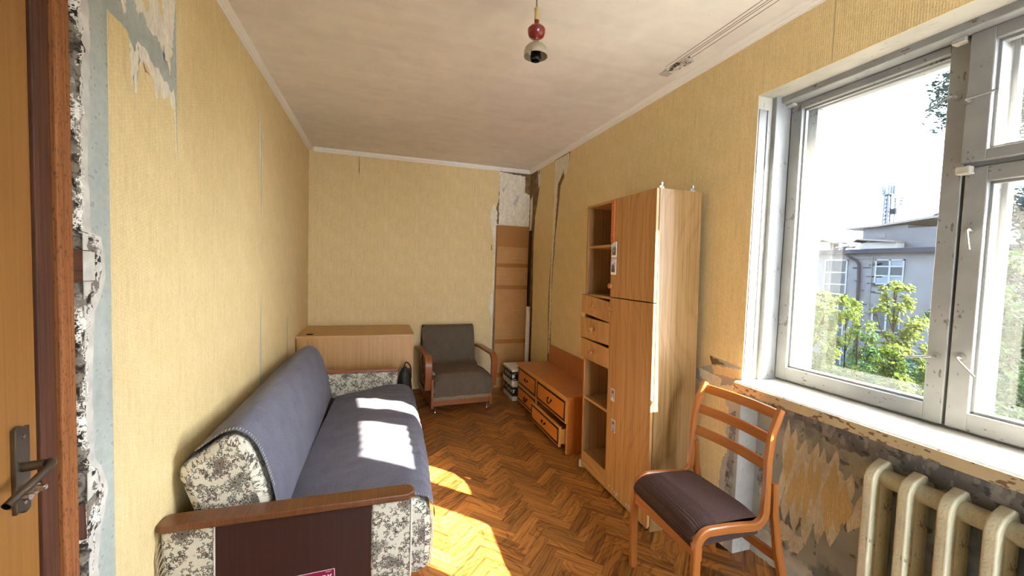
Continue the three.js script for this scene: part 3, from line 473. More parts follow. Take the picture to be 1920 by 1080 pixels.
  [[3.215, 0.42, 0.66, 0.045, 0.015], [3.235, 0.3, 0.5, 0.04, 0.02], [3.275, 0.3, 0.57, 0.035, 0.01], [3.305, 0.26, 0.62, 0.032, 0.02], [3.345, 0.38, 0.6, 0.03, 0.01], [3.375, 0.42, 0.55, 0.02, 0.02], [3.405, 0.29, 0.63, 0.055, 0.01], [3.44, 0.33, 0.56, 0.05, 0.02], [3.465, 0.38, 0.5, 0.04, 0.01]].forEach(([z, a, b, w, l], k) => sliver(z, a, b, w, l, 330 + k, M.wallpaper, 'wallpaper_remnant', 0.0007));
  bk([[3.2, 0.235], [3.24, 0.25], [3.28, 0.22], [3.32, 0.235], [3.31, 0.2], [3.28, 0.14], [3.245, 0.13], [3.25, 0.17], [3.21, 0.16]], 0.0002, 73, M.wallpaper_back, 'torn_backing', NX, 0.01);
  bk([[3.06, 0.81], [4.4, 0.81], [4.4, 0.66], [3.9, 0.66], [3.6, 0.7], [3.4, 0.68], [3.3, 0.72], [3.2, 0.73], [3.06, 0.76]], 0.0001, 74, M.niche_scraped, 'bare_plaster', NX, 0.012);
  bk([[3.06, 0.17], [3.2, 0.13], [3.4, 0.1], [3.6, 0.06], [3.6, 0], [3.06, 0]], 0.0001, 75, M.plaster_white, 'bare_plaster', NX, 0.012);
  bk([[3.085, 0.33], [3.11, 0.36], [3.13, 0.3], [3.12, 0.25], [3.1, 0.24]], 0.0002, 76, M.plaster_white, 'torn_backing', NX, 0.006);
}
{ // back wall behind the camera, with an unseen glazed opening added as fill light; an added partition keeps the sun off it
  const b = structure('wall_back'), w = structure('window_2', [1.2, 0.1, ZB + 0.1]), o = structure('added_sun_screen');
  parts(b, 'wall_body', [box(-0.25, BX0, 0, H, ZB, ZB + 0.3, 0), box(BX1, 2.85, 0, H, ZB, ZB + 0.3, 0), box(BX0, BX1, 2.3, H, ZB, ZB + 0.3, 0), box(BX0, BX1, 0, 0.08, ZB, ZB + 0.3, 0)], M.wallpaper);
  const f = 0.06; parts(w, 'frame_member', [box(BX0, BX1, 2.24, 2.3, ZB + 0.1, ZB + 0.16, 0.003), box(BX0, BX1, 0.08, 0.16, ZB + 0.1, ZB + 0.16, 0.003), box(BX0, BX0 + f, 0.16, 2.24, ZB + 0.1, ZB + 0.16, 0.003), box(BX1 - f, BX1, 0.16, 2.24, ZB + 0.1, ZB + 0.16, 0.003), box(BX0 + f, BX1 - f, 0.9, 0.97, ZB + 0.1, ZB + 0.16, 0.003)], M.window_paint);
  part(w, 'pane', box(BX0 + f, BX1 - f, 0.16, 0.9, ZB + 0.13, ZB + 0.1305, 0), M.glass); part(w, 'pane', box(BX0 + f, BX1 - f, 0.97, 2.24, ZB + 0.13, ZB + 0.1305, 0), M.glass);
  part(o, 'partition', box(2.62, 2.82, -0.3, 5.6, ZB + 0.32, ZB + 4.6, 0), M.reveal_plaster);  // unseen wall, added only to block direct sun from the back opening
}
// ------------------------------------------------------------------ window: box frame, inner and outer sashes, casement pane
const FX = 2.52;
{
  const w = structure('window_1', [2.52, YS, 3.75]);
  const fr = sub(w, 'window_frame', [2.55, YS, 3.75]);
  parts(fr, 'reveal_lining', [box(WX + 0.006, WX + 0.05, YS, YL - 0.06, Z0 - 0.0005, Z0 + 0.004, 0.001), box(WX + 0.055, WX + 0.068, YS, YL - 0.06, Z0 - 0.0005, Z0 + 0.007, 0.001)], M.window_paint);
  part(fr, 'frame_jamb', box(2.432, 2.70, YS - 0.03, YL + 0.01, Z0, Z0 + 0.024, 0.004), M.window_paint);
  part(fr, 'frame_jamb', box(2.432, 2.70, YS - 0.03, YL + 0.01, Z1 - 0.024, Z1, 0.004), M.window_paint);
  part(fr, 'frame_head', box(2.46, 2.70, 2.172, YL + 0.01, Z0 + 0.024, Z1 - 0.024, 0.004, true), M.window_paint);
  part(fr, 'frame_bottom', box(2.55, 2.70, YS - 0.03, 0.873, Z0 + 0.024, Z1 - 0.024, 0.004, true), M.window_paint);
  part(fr, 'frame_mullion', box(2.556, 2.70, 0.873, 2.172, 3.66, 3.75, 0.004), M.window_paint);
  const sash = (x, d, z0, z1, y0, y1, sl, sr, sb, st, bead = true) => { // stiles, rails, glazing beads, pane
    const s = sub(w, 'sash', [x, (y0 + y1) / 2, (z0 + z1) / 2]);
    part(s, 'stile', box(x, x + d, y0, y1, z0, z0 + sl, 0.004), M.window_paint); part(s, 'stile', box(x, x + d, y0, y1, z1 - sr, z1, 0.004), M.window_paint);
    part(s, 'rail', box(x + 0.0006, x + d - 0.0006, y0, y0 + sb, z0 + sl - 0.002, z1 - sr + 0.002, 0.004, true), M.window_paint); part(s, 'rail', box(x + 0.0006, x + d - 0.0006, y1 - st, y1, z0 + sl - 0.002, z1 - sr + 0.002, 0.004, true), M.window_paint);
    const a = z0 + sl, b = z1 - sr, c = y0 + sb, e = y1 - st, xb = x + 0.018;
    if (bead) parts(s, 'glazing_bead', [box(xb, x + d - 0.008, c - 0.002, c + 0.009, a, b, 0.002), box(xb, x + d - 0.008, e - 0.009, e + 0.002, a, b, 0.002), box(xb, x + d - 0.008, c, e, a - 0.002, a + 0.008, 0.002), box(xb, x + d - 0.008, c, e, b - 0.008, b + 0.002, 0.002)], M.window_paint);
    part(s, 'pane', box(x + d - 0.012, x + d - 0.0115, c - 0.004, e + 0.004, a - 0.004, b + 0.004, 0), M.glass);
    return s;
  };
  const lever = (s, y, z, dz, dy, x = FX) => part(s, 'handle', [rod([x + 0.002, y, z], [x - 0.003, y, z], 0.014, 16), rod([x, y, z], [x - 0.024, y, z], 0.005, 10), tube([[x - 0.024, y, z], [x - 0.03, y + dy * 0.1, z + dz * 0.1], [x - 0.034, y + dy * 0.5, z + dz * 0.5], [x - 0.036, y + dy, z + dz]], 0.0038, 14, 8)], M.handle_grey);
  const s1 = sash(FX, 0.04, 3.078, 3.701, 0.875, 2.17, 0.052, 0.054, 0.06, 0.03);
  lever(s1, 1.985, 3.672, -0.065, -0.03); lever(s1, 1.105, 3.672, -0.065, -0.012);
  const s2 = sash(FX, 0.04, 3.709, 4.55, 0.875, 1.74, 0.055, 0.06, 0.06, 0.05);
  lever(s2, 1.115, 3.738, 0.05, -0.05); lever(s2, 1.535, 3.738, 0.012, -0.065);
  part(fr, 'transom', box(2.53, 2.6, 1.742, 1.762, 3.705, 4.55, 0.003, true), M.window_paint);
  const s3 = sash(FX - 0.016, 0.05, 3.703, 4.55, 1.755, 2.172, 0.06, 0.06, 0.036, 0.042);
  lever(s3, 1.955, 3.715, 0.075, 0.002, FX - 0.016);
  sash(2.635, 0.036, 3.074, 3.69, 0.873, 2.172, 0.045, 0.045, 0.05, 0.016, false);
  sash(2.635, 0.036, 3.72, 4.554, 0.873, 1.74, 0.045, 0.05, 0.05, 0.04, false);
  sash(2.635, 0.036, 3.72, 4.554, 1.745, 2.172, 0.045, 0.05, 0.035, 0.04, false);
  // plastic corner clips
  for (const [y, z, x] of [[2.178, 3.086, 2.496], [2.172, 3.675, 2.496], [1.735, 3.715, 2.49]]) part(fr, 'corner_clip', [box(x, x + 0.026, y - 0.012, y + 0.008, z - 0.018, z + 0.018, 0.003), box(x - 0.006, x + 0.026, y - 0.018, y - 0.012, z - 0.014, z + 0.02, 0.002)], M.white_plastic);
  // sill board: painted top with a chipped front edge
  const sill = sub(w, 'window_sill', [2.4, YS, 3.75]);
  part(sill, 'sill_board', prism([[2.293, YS - 0.006], [2.299, YS], [2.56, YS + 0.002], [2.56, YS - 0.044], [2.293, YS - 0.044]], 3.056, 4.59, (a, b, d) => [a, b, d], 0), M.sill_paint);
  part(sill, 'sill_edge', box(2.29, 2.2932, YS - 0.045, YS - 0.006, 3.057, 4.589, 0.001, true), M.sill_edge);
}
//@@OBJECTS
// ------------------------------------------------------------------ sofa along the left wall
const lin = (stops, t) => { for (let i = 0; i + 1 < stops.length; i++) if (t <= stops[i + 1][0]) return lerp(stops[i][1], stops[i + 1][1], clamp((t - stops[i][0]) / (stops[i + 1][0] - stops[i][0]))); return stops[stops.length - 1][1]; };
// position along a closed outline, resampled evenly, corners rounded by averaging
function outline(pts, n, soft = 0, closed = true) {
  const L = [0], q = closed ? [...pts, pts[0]] : pts; for (let i = 1; i < q.length; i++) L.push(L[i - 1] + Math.hypot(q[i][0] - q[i - 1][0], q[i][1] - q[i - 1][1]));
  let out = []; const tot = L[L.length - 1];
  for (let i = 0; i < n; i++) { const s = tot * i / (closed ? n : n - 1); let k = 1; while (k < L.length - 1 && L[k] < s) k++; const t = (s - L[k - 1]) / (L[k] - L[k - 1] || 1); out.push([lerp(q[k - 1][0], q[k][0], t), lerp(q[k - 1][1], q[k][1], t)]); }
  for (let r = 0; r < soft; r++) out = out.map((p, i) => { if (!closed && (i === 0 || i === n - 1)) return p; const a = out[(i + n - 1) % n], b = out[(i + 1) % n]; return [(a[0] + p[0] * 2 + b[0]) / 4, (a[1] + p[1] * 2 + b[1]) / 4]; });
  return out;
}
// padded block: an outline in x, y swept along z with rounded ends; at(z) shifts it
function padded(pts, z0, z1, at, round = 0.02, nz = 40, bump = 0) {
  const n = pts.length, cx = pts.reduce((s, p) => s + p[0], 0) / n, cy = pts.reduce((s, p) => s + p[1], 0) / n, per = [0];
  for (let i = 1; i <= n; i++) per.push(per[i - 1] + Math.hypot(pts[i % n][0] - pts[i - 1][0], pts[i % n][1] - pts[i - 1][1]));
  const slices = []; // [z, inset]
  for (let k = 0; k <= 6; k++) { const a = k / 6 * Math.PI / 2; slices.push([z0 + round * (1 - Math.sin(a)), round * (1 - Math.cos(a))]); }
  slices.reverse(); const mid = []; for (let k = 0; k <= 6; k++) { const a = k / 6 * Math.PI / 2; mid.push([z0 + round * (1 - Math.cos(Math.PI / 2 - a) ) , 0]); }
  const seq = []; for (let k = 0; k <= 6; k++) { const a = k / 6 * Math.PI / 2; seq.push([z0 + round * (1 - Math.sin(a)), round * (1 - Math.cos(Math.PI / 2 - a))]); }
  for (let k = 1; k < nz; k++) seq.push([lerp(z0 + round, z1 - round, k / nz), 0]);
  for (let k = 0; k <= 6; k++) { const a = k / 6 * Math.PI / 2; seq.push([z1 - round * (1 - Math.sin(a)), round * (1 - Math.sin(Math.PI / 2 - a + 0) )]); }
  // ends: inset follows a quarter circle
  for (let k = 0; k <= 6; k++) { const a = k / 6 * Math.PI / 2; seq[k] = [z0 + round * (1 - Math.sin(a)), round * (1 - Math.cos(Math.PI / 2 - a) ) ]; seq[k][1] = round - Math.sqrt(Math.max(0, round * round - (round - (seq[k][0] - z0)) ** 2)); }
  const e = seq.length - 7; for (let k = 0; k <= 6; k++) { const d = round * (1 - Math.sin((6 - k) / 6 * Math.PI / 2 === 0 ? 0 : (6 - k) / 6 * Math.PI / 2)); seq[e + k] = [z1 - round * Math.sin((6 - k) / 6 * Math.PI / 2) * 1, 0]; const t = z1 - seq[e + k][0]; seq[e + k][1] = round - Math.sqrt(Math.max(0, round * round - (round - t) ** 2)); }
  seq.sort((a, b) => a[0] - b[0]);
  const side = grid(n, seq.length - 1, (u, v) => {
    const i = Math.round(u * n) % n, j = Math.round(v * (seq.length - 1)), [z, ins] = seq[j], p = pts[i], d = Math.hypot(p[0] - cx, p[1] - cy), [sx, sy] = at(z);
    const k = 1 - ins / d, b = bump ? bump * (fbm(z * 1.3 + 7, i / n, 5, 6, 3, 71) - 0.5) : 0;
    return [cx + (p[0] - cx) * (k + b / d) + sx, cy + (p[1] - cy) * (k + b / d) + sy, z];
  }, (u, v) => [per[Math.round(u * n)], seq[Math.round(v * (seq.length - 1))][0]]);
  const caps = [0, seq.length - 1].map((j) => { const [z, ins] = seq[j], [sx, sy] = at(z), pos = [], uv = []; for (let i = 0; i < n; i++) { const A = pts[i], B = pts[(i + 1) % n], f = (p) => { const k = 1 - ins / Math.hypot(p[0] - cx, p[1] - cy); return [cx + (p[0] - cx) * k + sx, cy + (p[1] - cy) * k + sy, z]; }; const t = j ? [[cx + sx, cy + sy, z], f(A), f(B)] : [[cx + sx, cy + sy, z], f(B), f(A)]; for (const q of t) { pos.push(...q); uv.push(q[0], q[1]); } } const g = new THREE.BufferGeometry(); g.setAttribute('position', new THREE.Float32BufferAttribute(pos, 3)); g.setAttribute('uv', new THREE.Float32BufferAttribute(uv, 2)); g.computeVertexNormals(); return keepUv(g); });
  return creased(mergeGeometries([side, ...caps]), 0.75);
}
{
  const t = thing('sofa', 'floral tapestry sofa with dark wood armrests along the left wall', 'sofa', [0.45, 0, 1.96]);
  const ZN = 2.975, ZF = 0.965;
  part(t, 'base', box(0.07, 0.79, 0.07, 0.27, ZF + 0.05, ZN - 0.09, 0.01), M.sofa_dark_panel);
  for (const [x, z] of [[0.1, 1.05], [0.75, 1.05], [0.1, 2.85], [0.75, 2.85]]) part(t, 'foot', rod([x, 0, z], [x, 0.075, z], 0.018, 12), M.black);
  // near arm: dark panel between two upholstered strips, bent armrest board on top
  const na = sub(t, 'arm', [0.42, 0, ZN]);
  part(na, 'arm_panel', box(0.158, 0.668, 0.05, 0.462, ZN - 0.05, ZN - 0.006, 0.003), M.sofa_dark_panel);
  part(na, 'upholstered_strip', box(0.01, 0.16, 0.05, 0.468, ZN - 0.052, ZN, 0.012), M.tapestry);
  part(na, 'upholstered_strip', box(0.666, 0.812, 0.05, 0.462, ZN - 0.052, ZN, 0.012), M.tapestry);
  parts(na, 'piping', [tube([[0.813, 0.05, ZN - 0.002], [0.814, 0.3, ZN - 0.002], [0.813, 0.46, ZN - 0.002]], 0.0035, 20, 8), tube([[0.161, 0.05, ZN - 0.001], [0.162, 0.46, ZN - 0.001]], 0.0025, 12, 8)], M.piping);
  part(na, 'armrest', prism([[0.004, ZN - 0.04], [0.015, ZN - 0.058], [0.8, ZN - 0.058], [0.818, ZN - 0.045], [0.826, ZN - 0.02], [0.822, ZN + 0.004], [0.8, ZN + 0.022], [0.02, ZN + 0.022], [0.004, ZN + 0.008]], 0.466, 0.492, (a, b, d) => [a, d + (b < 0 ? 0 : 0), b], 0.005), M.sofa_wood);
  const fa = sub(t, 'arm', [0.42, 0, ZF]);
  part(fa, 'arm_panel', box(0.01, 0.842, 0.05, 0.462, ZF, ZF + 0.045, 0.012), M.tapestry);
  part(fa, 'armrest', box(0.004, 0.848, 0.464, 0.486, ZF - 0.01, ZF + 0.05, 0.006, true), M.armchair_wood);
  // torn frayed cloth at the wall end of the near arm
  parts(t, 'frayed_cloth', [0, 1, 2, 3, 4, 5].map((i) => tube([[0.012 + 0.004 * i, 0.43 - 0.02 * i, ZN + 0.006], [0.004 + 0.003 * i, 0.38 - 0.015 * i, ZN + 0.016], [0.008 + 0.004 * (i % 3), 0.33 - 0.02 * i, ZN + 0.012 + 0.004 * (i % 2)], [0.003, 0.29 - 0.01 * i, ZN + 0.02]], 0.0026, 12, 5)), M.fringe);
  // back cushion: leaning padded block
  const bp = outline([[0.075, 0.42], [0.012, 0.605], [0.03, 0.64], [0.15, 0.722], [0.19, 0.73], [0.225, 0.705], [0.255, 0.64], [0.3, 0.5], [0.325, 0.36], [0.2, 0.3]], 90, 3);
  const backAt = (z) => { const k = (2.87 - z) / 1.87; return [-0.012 * k, -0.032 * k]; };
  part(t, 'back_cushion', padded(bp, 1.02, 2.88, backAt, 0.035, 60, 0.006), M.tapestry);
  // seat cushion: front edge bulges, far end lower and set forward
  const sp = outline([[0.3, 0.17], [0.3, 0.345], [0.4, 0.36], [0.7, 0.405], [0.82, 0.412], [0.87, 0.398], [0.9, 0.35], [0.908, 0.25], [0.9, 0.11], [0.86, 0.09], [0.5, 0.1]], 100, 3);
  const seatAt = (z) => { const k = (2.87 - z) / 1.87; return [0.05 * k + 0.006 * Math.sin(k * 3.1), -0.07 * k * k + 0.0 * k]; };
  part(t, 'seat_cushion', padded(sp, 1.0, 2.9, seatAt, 0.03, 60, 0.006), M.tapestry);
  parts(t, 'piping', [tube(Array.from({ length: 12 }, (_, i) => { const k = i / 11, [sx, sy] = seatAt(1.005); return [lerp(0.36, 0.86, k) + sx, (i < 11 ? lerp(0.352, 0.41, Math.pow(k, 0.8)) : 0.4) + sy + 0.004, 1.012]; }), 0.006, 30, 8), tube([[0.9, 0.12, 2.893], [0.909, 0.25, 2.89], [0.902, 0.35, 2.887]], 0.003, 20, 6)], M.piping);
  // sticker
  const cv = document.createElement('canvas'); cv.width = 512; cv.height = 256; const c = cv.getContext('2d');
  c.fillStyle = '#e9c9d2'; c.fillRect(0, 0, 512, 256); c.fillStyle = '#7d1038'; c.fillRect(9, 9, 494, 238); c.fillStyle = '#f4e7ea'; c.font = 'bold 104px sans-serif'; c.textAlign = 'center'; c.fillText('COMEDY', 256, 150, 440); c.fillStyle = '#d9a9b8'; c.fillRect(390, 26, 70, 10); c.fillRect(180, 190, 150, 12);
  const st = new THREE.CanvasTexture(cv); st.colorSpace = THREE.SRGBColorSpace;
  mat('sticker_print', { map: st, roughness: 0.3 });
  const g = new THREE.PlaneGeometry(0.135, 0.065); g.rotateZ(0.03); g.translate(0.474, 0.197, ZN - 0.0052);
  part(t, 'sticker', keepUv(g), M.sticker_print, 'maroon sticker with white lettering');

  // two grey-blue covers: one over the back, one over the seat
  const cover = (fn, nu, nv, seed, thick = 0.004) => { // surface with a second skin just below it
    const P = (u, v) => fn(u, v);
    return [grid(nu, nv, P, (u, v) => [u * 0.9, v * 1.9])];
  };
  const bs = outline([[0.03, 0.606], [0.022, 0.628], [0.045, 0.664], [0.15, 0.738], [0.19, 0.745], [0.232, 0.716], [0.27, 0.645], [0.314, 0.505], [0.332, 0.42], [0.338, 0.36], [0.342, 0.33]], 60, 2, false);
  const zb = (u, v) => lerp(1.085 + 0.016 * Math.sin(u * 9) - 0.02 * u, 2.87 - 0.05 * smooth(0, 0.12, 0.12 - u) + 0.012 * Math.sin(u * 7 + 1), v);
  const back = grid(59, 90, (u, v) => { const p = bs[Math.round(u * 59)], z = zb(u, v), [sx, sy] = backAt(z), w = (fbm(u * 0.7, v, 4, 8, 4, 91) - 0.5) * 0.014 * Math.min(1, 14 * u, 9 * (1 - u) + 0.2) + 0.004; const nx = 0.75, ny = 0.5; return [p[0] + sx + w * nx, p[1] + sy + w * ny - 0.012 * smooth(0.9, 1, v) * smooth(0.2, 0, u), z]; }, (u, v) => [u * 0.75, v * 1.85]);
  const stitches = []; for (let i = 8; i < 44; i++) { const u = i / 59, a = bs[i], z = zb(u, 1), [sx, sy] = backAt(z); const j = (i % 2) * 0.002; stitches.push(rod([a[0] + sx + 0.005, a[1] + sy + 0.006, z - 0.02 - j], [a[0] + sx + 0.006, a[1] + sy + 0.006, z - 0.004], 0.0011, 5)); }
  const cb = thing('sofa_cover', 'grey-blue cloth cover draped over the sofa backrest with stitched edge', 'cover', [0.2, 0.7, 1.95]);
  part(cb, 'cloth', back, M.blanket_blue); stuff(part(cb, 'edge_stitching', stitches, M.piping));
  const ss = outline([[0.318, 0.352], [0.345, 0.358], [0.41, 0.374], [0.55, 0.395], [0.7, 0.417], [0.82, 0.424], [0.884, 0.41], [0.914, 0.355], [0.918, 0.3]], 64, 2, false);
  const zs = (u, v) => lerp(1.035 + 0.01 * Math.sin(u * 8), 2.885 + 0.006 * Math.sin(u * 10), v);
  const wr = (u, v) => { const z = zs(u, v), r = Math.sin((z * 60) + 3 * Math.sin(u * 5) + 4 * fbm(u, v, 3, 5, 2, 97)) * 0.0032 * smooth(0.2, 0.5, u) * (z < 2.5 ? 1 : 0.3); return (fbm(u * 0.6, v, 5, 9, 4, 95) - 0.5) * 0.014 * Math.min(1, 10 * u + 0.2) + r + 0.005; };
  const seat = grid(63, 220, (u, v) => { const p = ss[Math.round(u * 63)], z = zs(u, v), [sx, sy] = seatAt(z), w = wr(u, v), o = smooth(0.78, 0.95, u); return [p[0] + sx + w * o, p[1] + sy + w * (1 - 0.7 * o), z]; }, (u, v) => [u * 0.65, v * 1.9]);
  const st2 = []; for (let i = 20; i < 63; i++) { const p = ss[i], z = zs(i / 63, 1), [sx, sy] = seatAt(z), o = smooth(0.78, 0.95, i / 63); st2.push(rod([p[0] + sx + 0.006 * o, p[1] + sy + 0.007 * (1 - o), z - 0.012], [p[0] + sx + 0.006 * o, p[1] + sy + 0.007 * (1 - o), z - 0.002], 0.001, 5)); }
  const cs = thing('sofa_cover', 'grey-blue cloth cover lying rumpled on the sofa seat in the sun', 'cover', [0.65, 0.42, 1.95]);
  part(cs, 'cloth', seat, M.blanket_blue); stuff(part(cs, 'edge_stitching', st2, M.piping));
}
// ------------------------------------------------------------------ desk in the far left corner
{
  const t = thing('desk', 'pale wood-veneer desk behind the sofa with a front panel', 'desk', [0.5, 0, 0.36]), h = 0.718;
  part(t, 'desk_top', box(0.006, 1.002, h - 0.022, h, 0.03, 0.668, 0.002, true), M.desk_wood);
  part(t, 'side_panel', box(0.012, 0.03, 0, h - 0.022, 0.05, 0.66, 0.001), M.desk_wood); part(t, 'side_panel', box(0.978, 0.996, 0, h - 0.022, 0.05, 0.66, 0.001), M.desk_wood);
  part(t, 'front_panel', box(0.03, 0.978, 0.4, h - 0.0225, 0.64, 0.656, 0.001), M.desk_wood);
  part(t, 'cable_grommet', lathe([[0, 0.0], [0.022, 0.0], [0.028, 0.001], [0.03, 0.004], [0.026, 0.005], [0.022, 0.003], [0, 0.003]], [0.105, h, 0.58], 24), M.black, 'black cable hole cap');
}
{
  const g = new THREE.SphereGeometry(1, 28, 22); const p = g.attributes.position; for (let i = 0; i < p.count; i++) { const x = p.getX(i), y = p.getY(i), z = p.getZ(i), k = 0.88 + 0.3 * (fbm(Math.atan2(z, x) / 6.283 + 0.5, y * 0.5 + 0.5, 7, 6, 3, 555) - 0.5); p.setXYZ(i, 0.912 + 0.062 * x * k * (1.12 - 0.1 * y), 0.235 + 0.235 * y * (y < 0 ? 1 : Math.min(1, k + 0.06)), 0.81 + 0.07 * z * k); }
  g.computeVertexNormals();
  const b = thing('bag', 'crumpled black cloth bag enlarged to stand in for the shade between desk leg and far sofa arm', 'bag', [0.9, 0, 0.82]);  // made larger than the bag itself, to darken the space under the desk
  part(b, 'bag_shade_fill', uvm(g), M.black); part(b, 'strap', tube([[0.89, 0.4, 0.83], [0.92, 0.5, 0.85], [0.955, 0.47, 0.86], [0.965, 0.36, 0.87]], 0.006, 20, 6), M.black);
}
// ------------------------------------------------------------------ armchair against the far wall
{
  const cx = 1.418, cz = 0.44, rot = 0.068, t = thing('armchair', 'low armchair with bent wooden arms by the far wall', 'armchair', [cx, 0, cz]);
  t.rotation.y = rot; // its parts are laid out square and turned with it
  const zf = 0.36;      // front of the rail, in the chair's own axes
  const P = (name, g, m, l) => { const q = merge([g]); const mesh = shadow(new THREE.Mesh(q, m)); mesh.name = name; if (l) mesh.userData.label = l; t.add(mesh); return mesh; };
  const armPath = [[-0.3, 0.5], [-0.2, 0.512], ...Array.from({ length: 6 }, (_, i) => [lerp(-0.1, 0.24, i / 5), 0.52]), ...arc(0.26, 0.44, 0.08, Math.PI / 2, -0.05, 9), [0.338, 0.36], [0.33, 0.28], [0.32, 0.215]];
  for (const s of [-1, 1]) {
    P('armrest', bent(armPath, armPath.map((_, i) => i > armPath.length - 3 ? 0.02 : 0.026), Math.min(s * 0.285, s * 0.35), Math.max(s * 0.285, s * 0.35), (a, b, w) => [w, b, a], 0.006), M.armchair_wood);
    P('side_post', box(s * 0.283 - 0.012, s * 0.283 + 0.012, 0.05, 0.32, zf - 0.04, zf + 0.01, 0.004), M.armchair_wood);
    P('side_rail', box(s * 0.283 - 0.011, s * 0.283 + 0.011, 0.06, 0.13, -0.34, zf - 0.04, 0.004), M.armchair_wood);
    P('back_post', bent([[-0.3, 0.06], [-0.29, 0.25], [-0.3, 0.4], [-0.31, 0.5]], 0.035, s * 0.283 - 0.011, s * 0.283 + 0.011, (a, b, w) => [w, b, a], 0.004), M.armchair_wood);
    P('foot', lathe([[0, 0], [0.013, 0], [0.013, 0.008], [0.006, 0.013], [0.0055, 0.06], [0.011, 0.064], [0.011, 0.07], [0, 0.07]], [s * 0.25, 0, zf - 0.02], 16), M.steel);
    P('foot', lathe([[0, 0], [0.013, 0], [0.013, 0.008], [0.006, 0.013], [0.0055, 0.06], [0, 0.07]], [s * 0.25, 0, -0.3], 16), M.steel);
  }
  P('front_rail', box(-0.272, 0.272, 0.068, 0.135, zf - 0.03, zf - 0.004, 0.004, true), M.armchair_wood);
  P('seat_cushion', padded(outline([[-0.3, 0.14], [-0.3, 0.33], [-0.2, 0.335], [0.2, 0.36], [0.33, 0.35], [0.372, 0.28], [0.372, 0.14]], 60, 2).map(([a, b]) => [a, b]), -0.268, 0.268, () => [0, 0], 0.025, 20).applyMatrix4(new THREE.Matrix4().makeBasis(V(0, 0, 1), V(0, 1, 0), V(-1, 0, 0))), M.tapestry);
  P('back_cushion', padded(outline([[-0.3, 0.3], [-0.375, 0.66], [-0.365, 0.7], [-0.33, 0.718], [-0.29, 0.7], [-0.265, 0.62], [-0.18, 0.36], [-0.2, 0.3]], 60, 2), -0.268, 0.268, () => [0, 0], 0.02, 20).applyMatrix4(new THREE.Matrix4().makeBasis(V(0, 0, 1), V(0, 1, 0), V(-1, 0, 0))), M.tapestry);
  const th = thing('armchair_cover', 'dark taupe cloth thrown over the armchair seat and back', 'cover', [cx, 0, cz]); th.rotation.y = rot;
  const cp = outline([[-0.39, 0.5], [-0.385, 0.66], [-0.372, 0.71], [-0.33, 0.732], [-0.275, 0.71], [-0.24, 0.62], [-0.175, 0.43], [-0.14, 0.375], [-0.09, 0.362], [0.2, 0.372], [0.33, 0.364], [0.378, 0.32], [0.388, 0.27], [0.386, 0.2], [0.384, 0.155]], 120, 2, false);
  const cl = grid(40, 119, (u, v) => { const p = cp[Math.round(v * 119)], w = (fbm(u, v, 5, 9, 4, 131) - 0.5) * 0.016, x = lerp(-0.272, 0.278, u) + 0.008 * Math.sin(v * 8), e = Math.pow(Math.abs(u * 2 - 1), 8), f = v > 0.55 ? 1 : 0, fold = 0.006 * Math.sin(u * 22 + 1) * smooth(0.8, 1, v); return [x, p[1] + w * (v > 0.5 && v < 0.85 ? 0.8 : 0.2) - e * 0.035 * f * (v < 0.88 ? 1 : 0.2), p[0] + w * (v <= 0.5 || v >= 0.8 ? 0.8 : 0.2) + fold - e * 0.012 * (1 - f) ]; }, (u, v) => [u * 0.55, v * 1.4]);
  const cm = shadow(new THREE.Mesh(cl, M.throw_taupe)); cm.name = 'cloth'; th.add(cm);
  const fr = []; for (let i = 0; i < 90; i++) { const u = i / 89, x = lerp(-0.272, 0.272, u), z = 0.385 + 0.006 * Math.sin(u * 22 + 1); fr.push(rod([x, 0.158, z], [x + 0.004 * Math.sin(i * 2.1), 0.126, z + 0.003 * Math.sin(i * 1.3)], 0.0028, 5)); }
  const fm = shadow(new THREE.Mesh(merge(fr), M.fringe)); fm.name = 'fringe'; fm.userData.kind = 'stuff'; fm.userData.label = 'pale fringe along the hem'; th.add(fm);
}
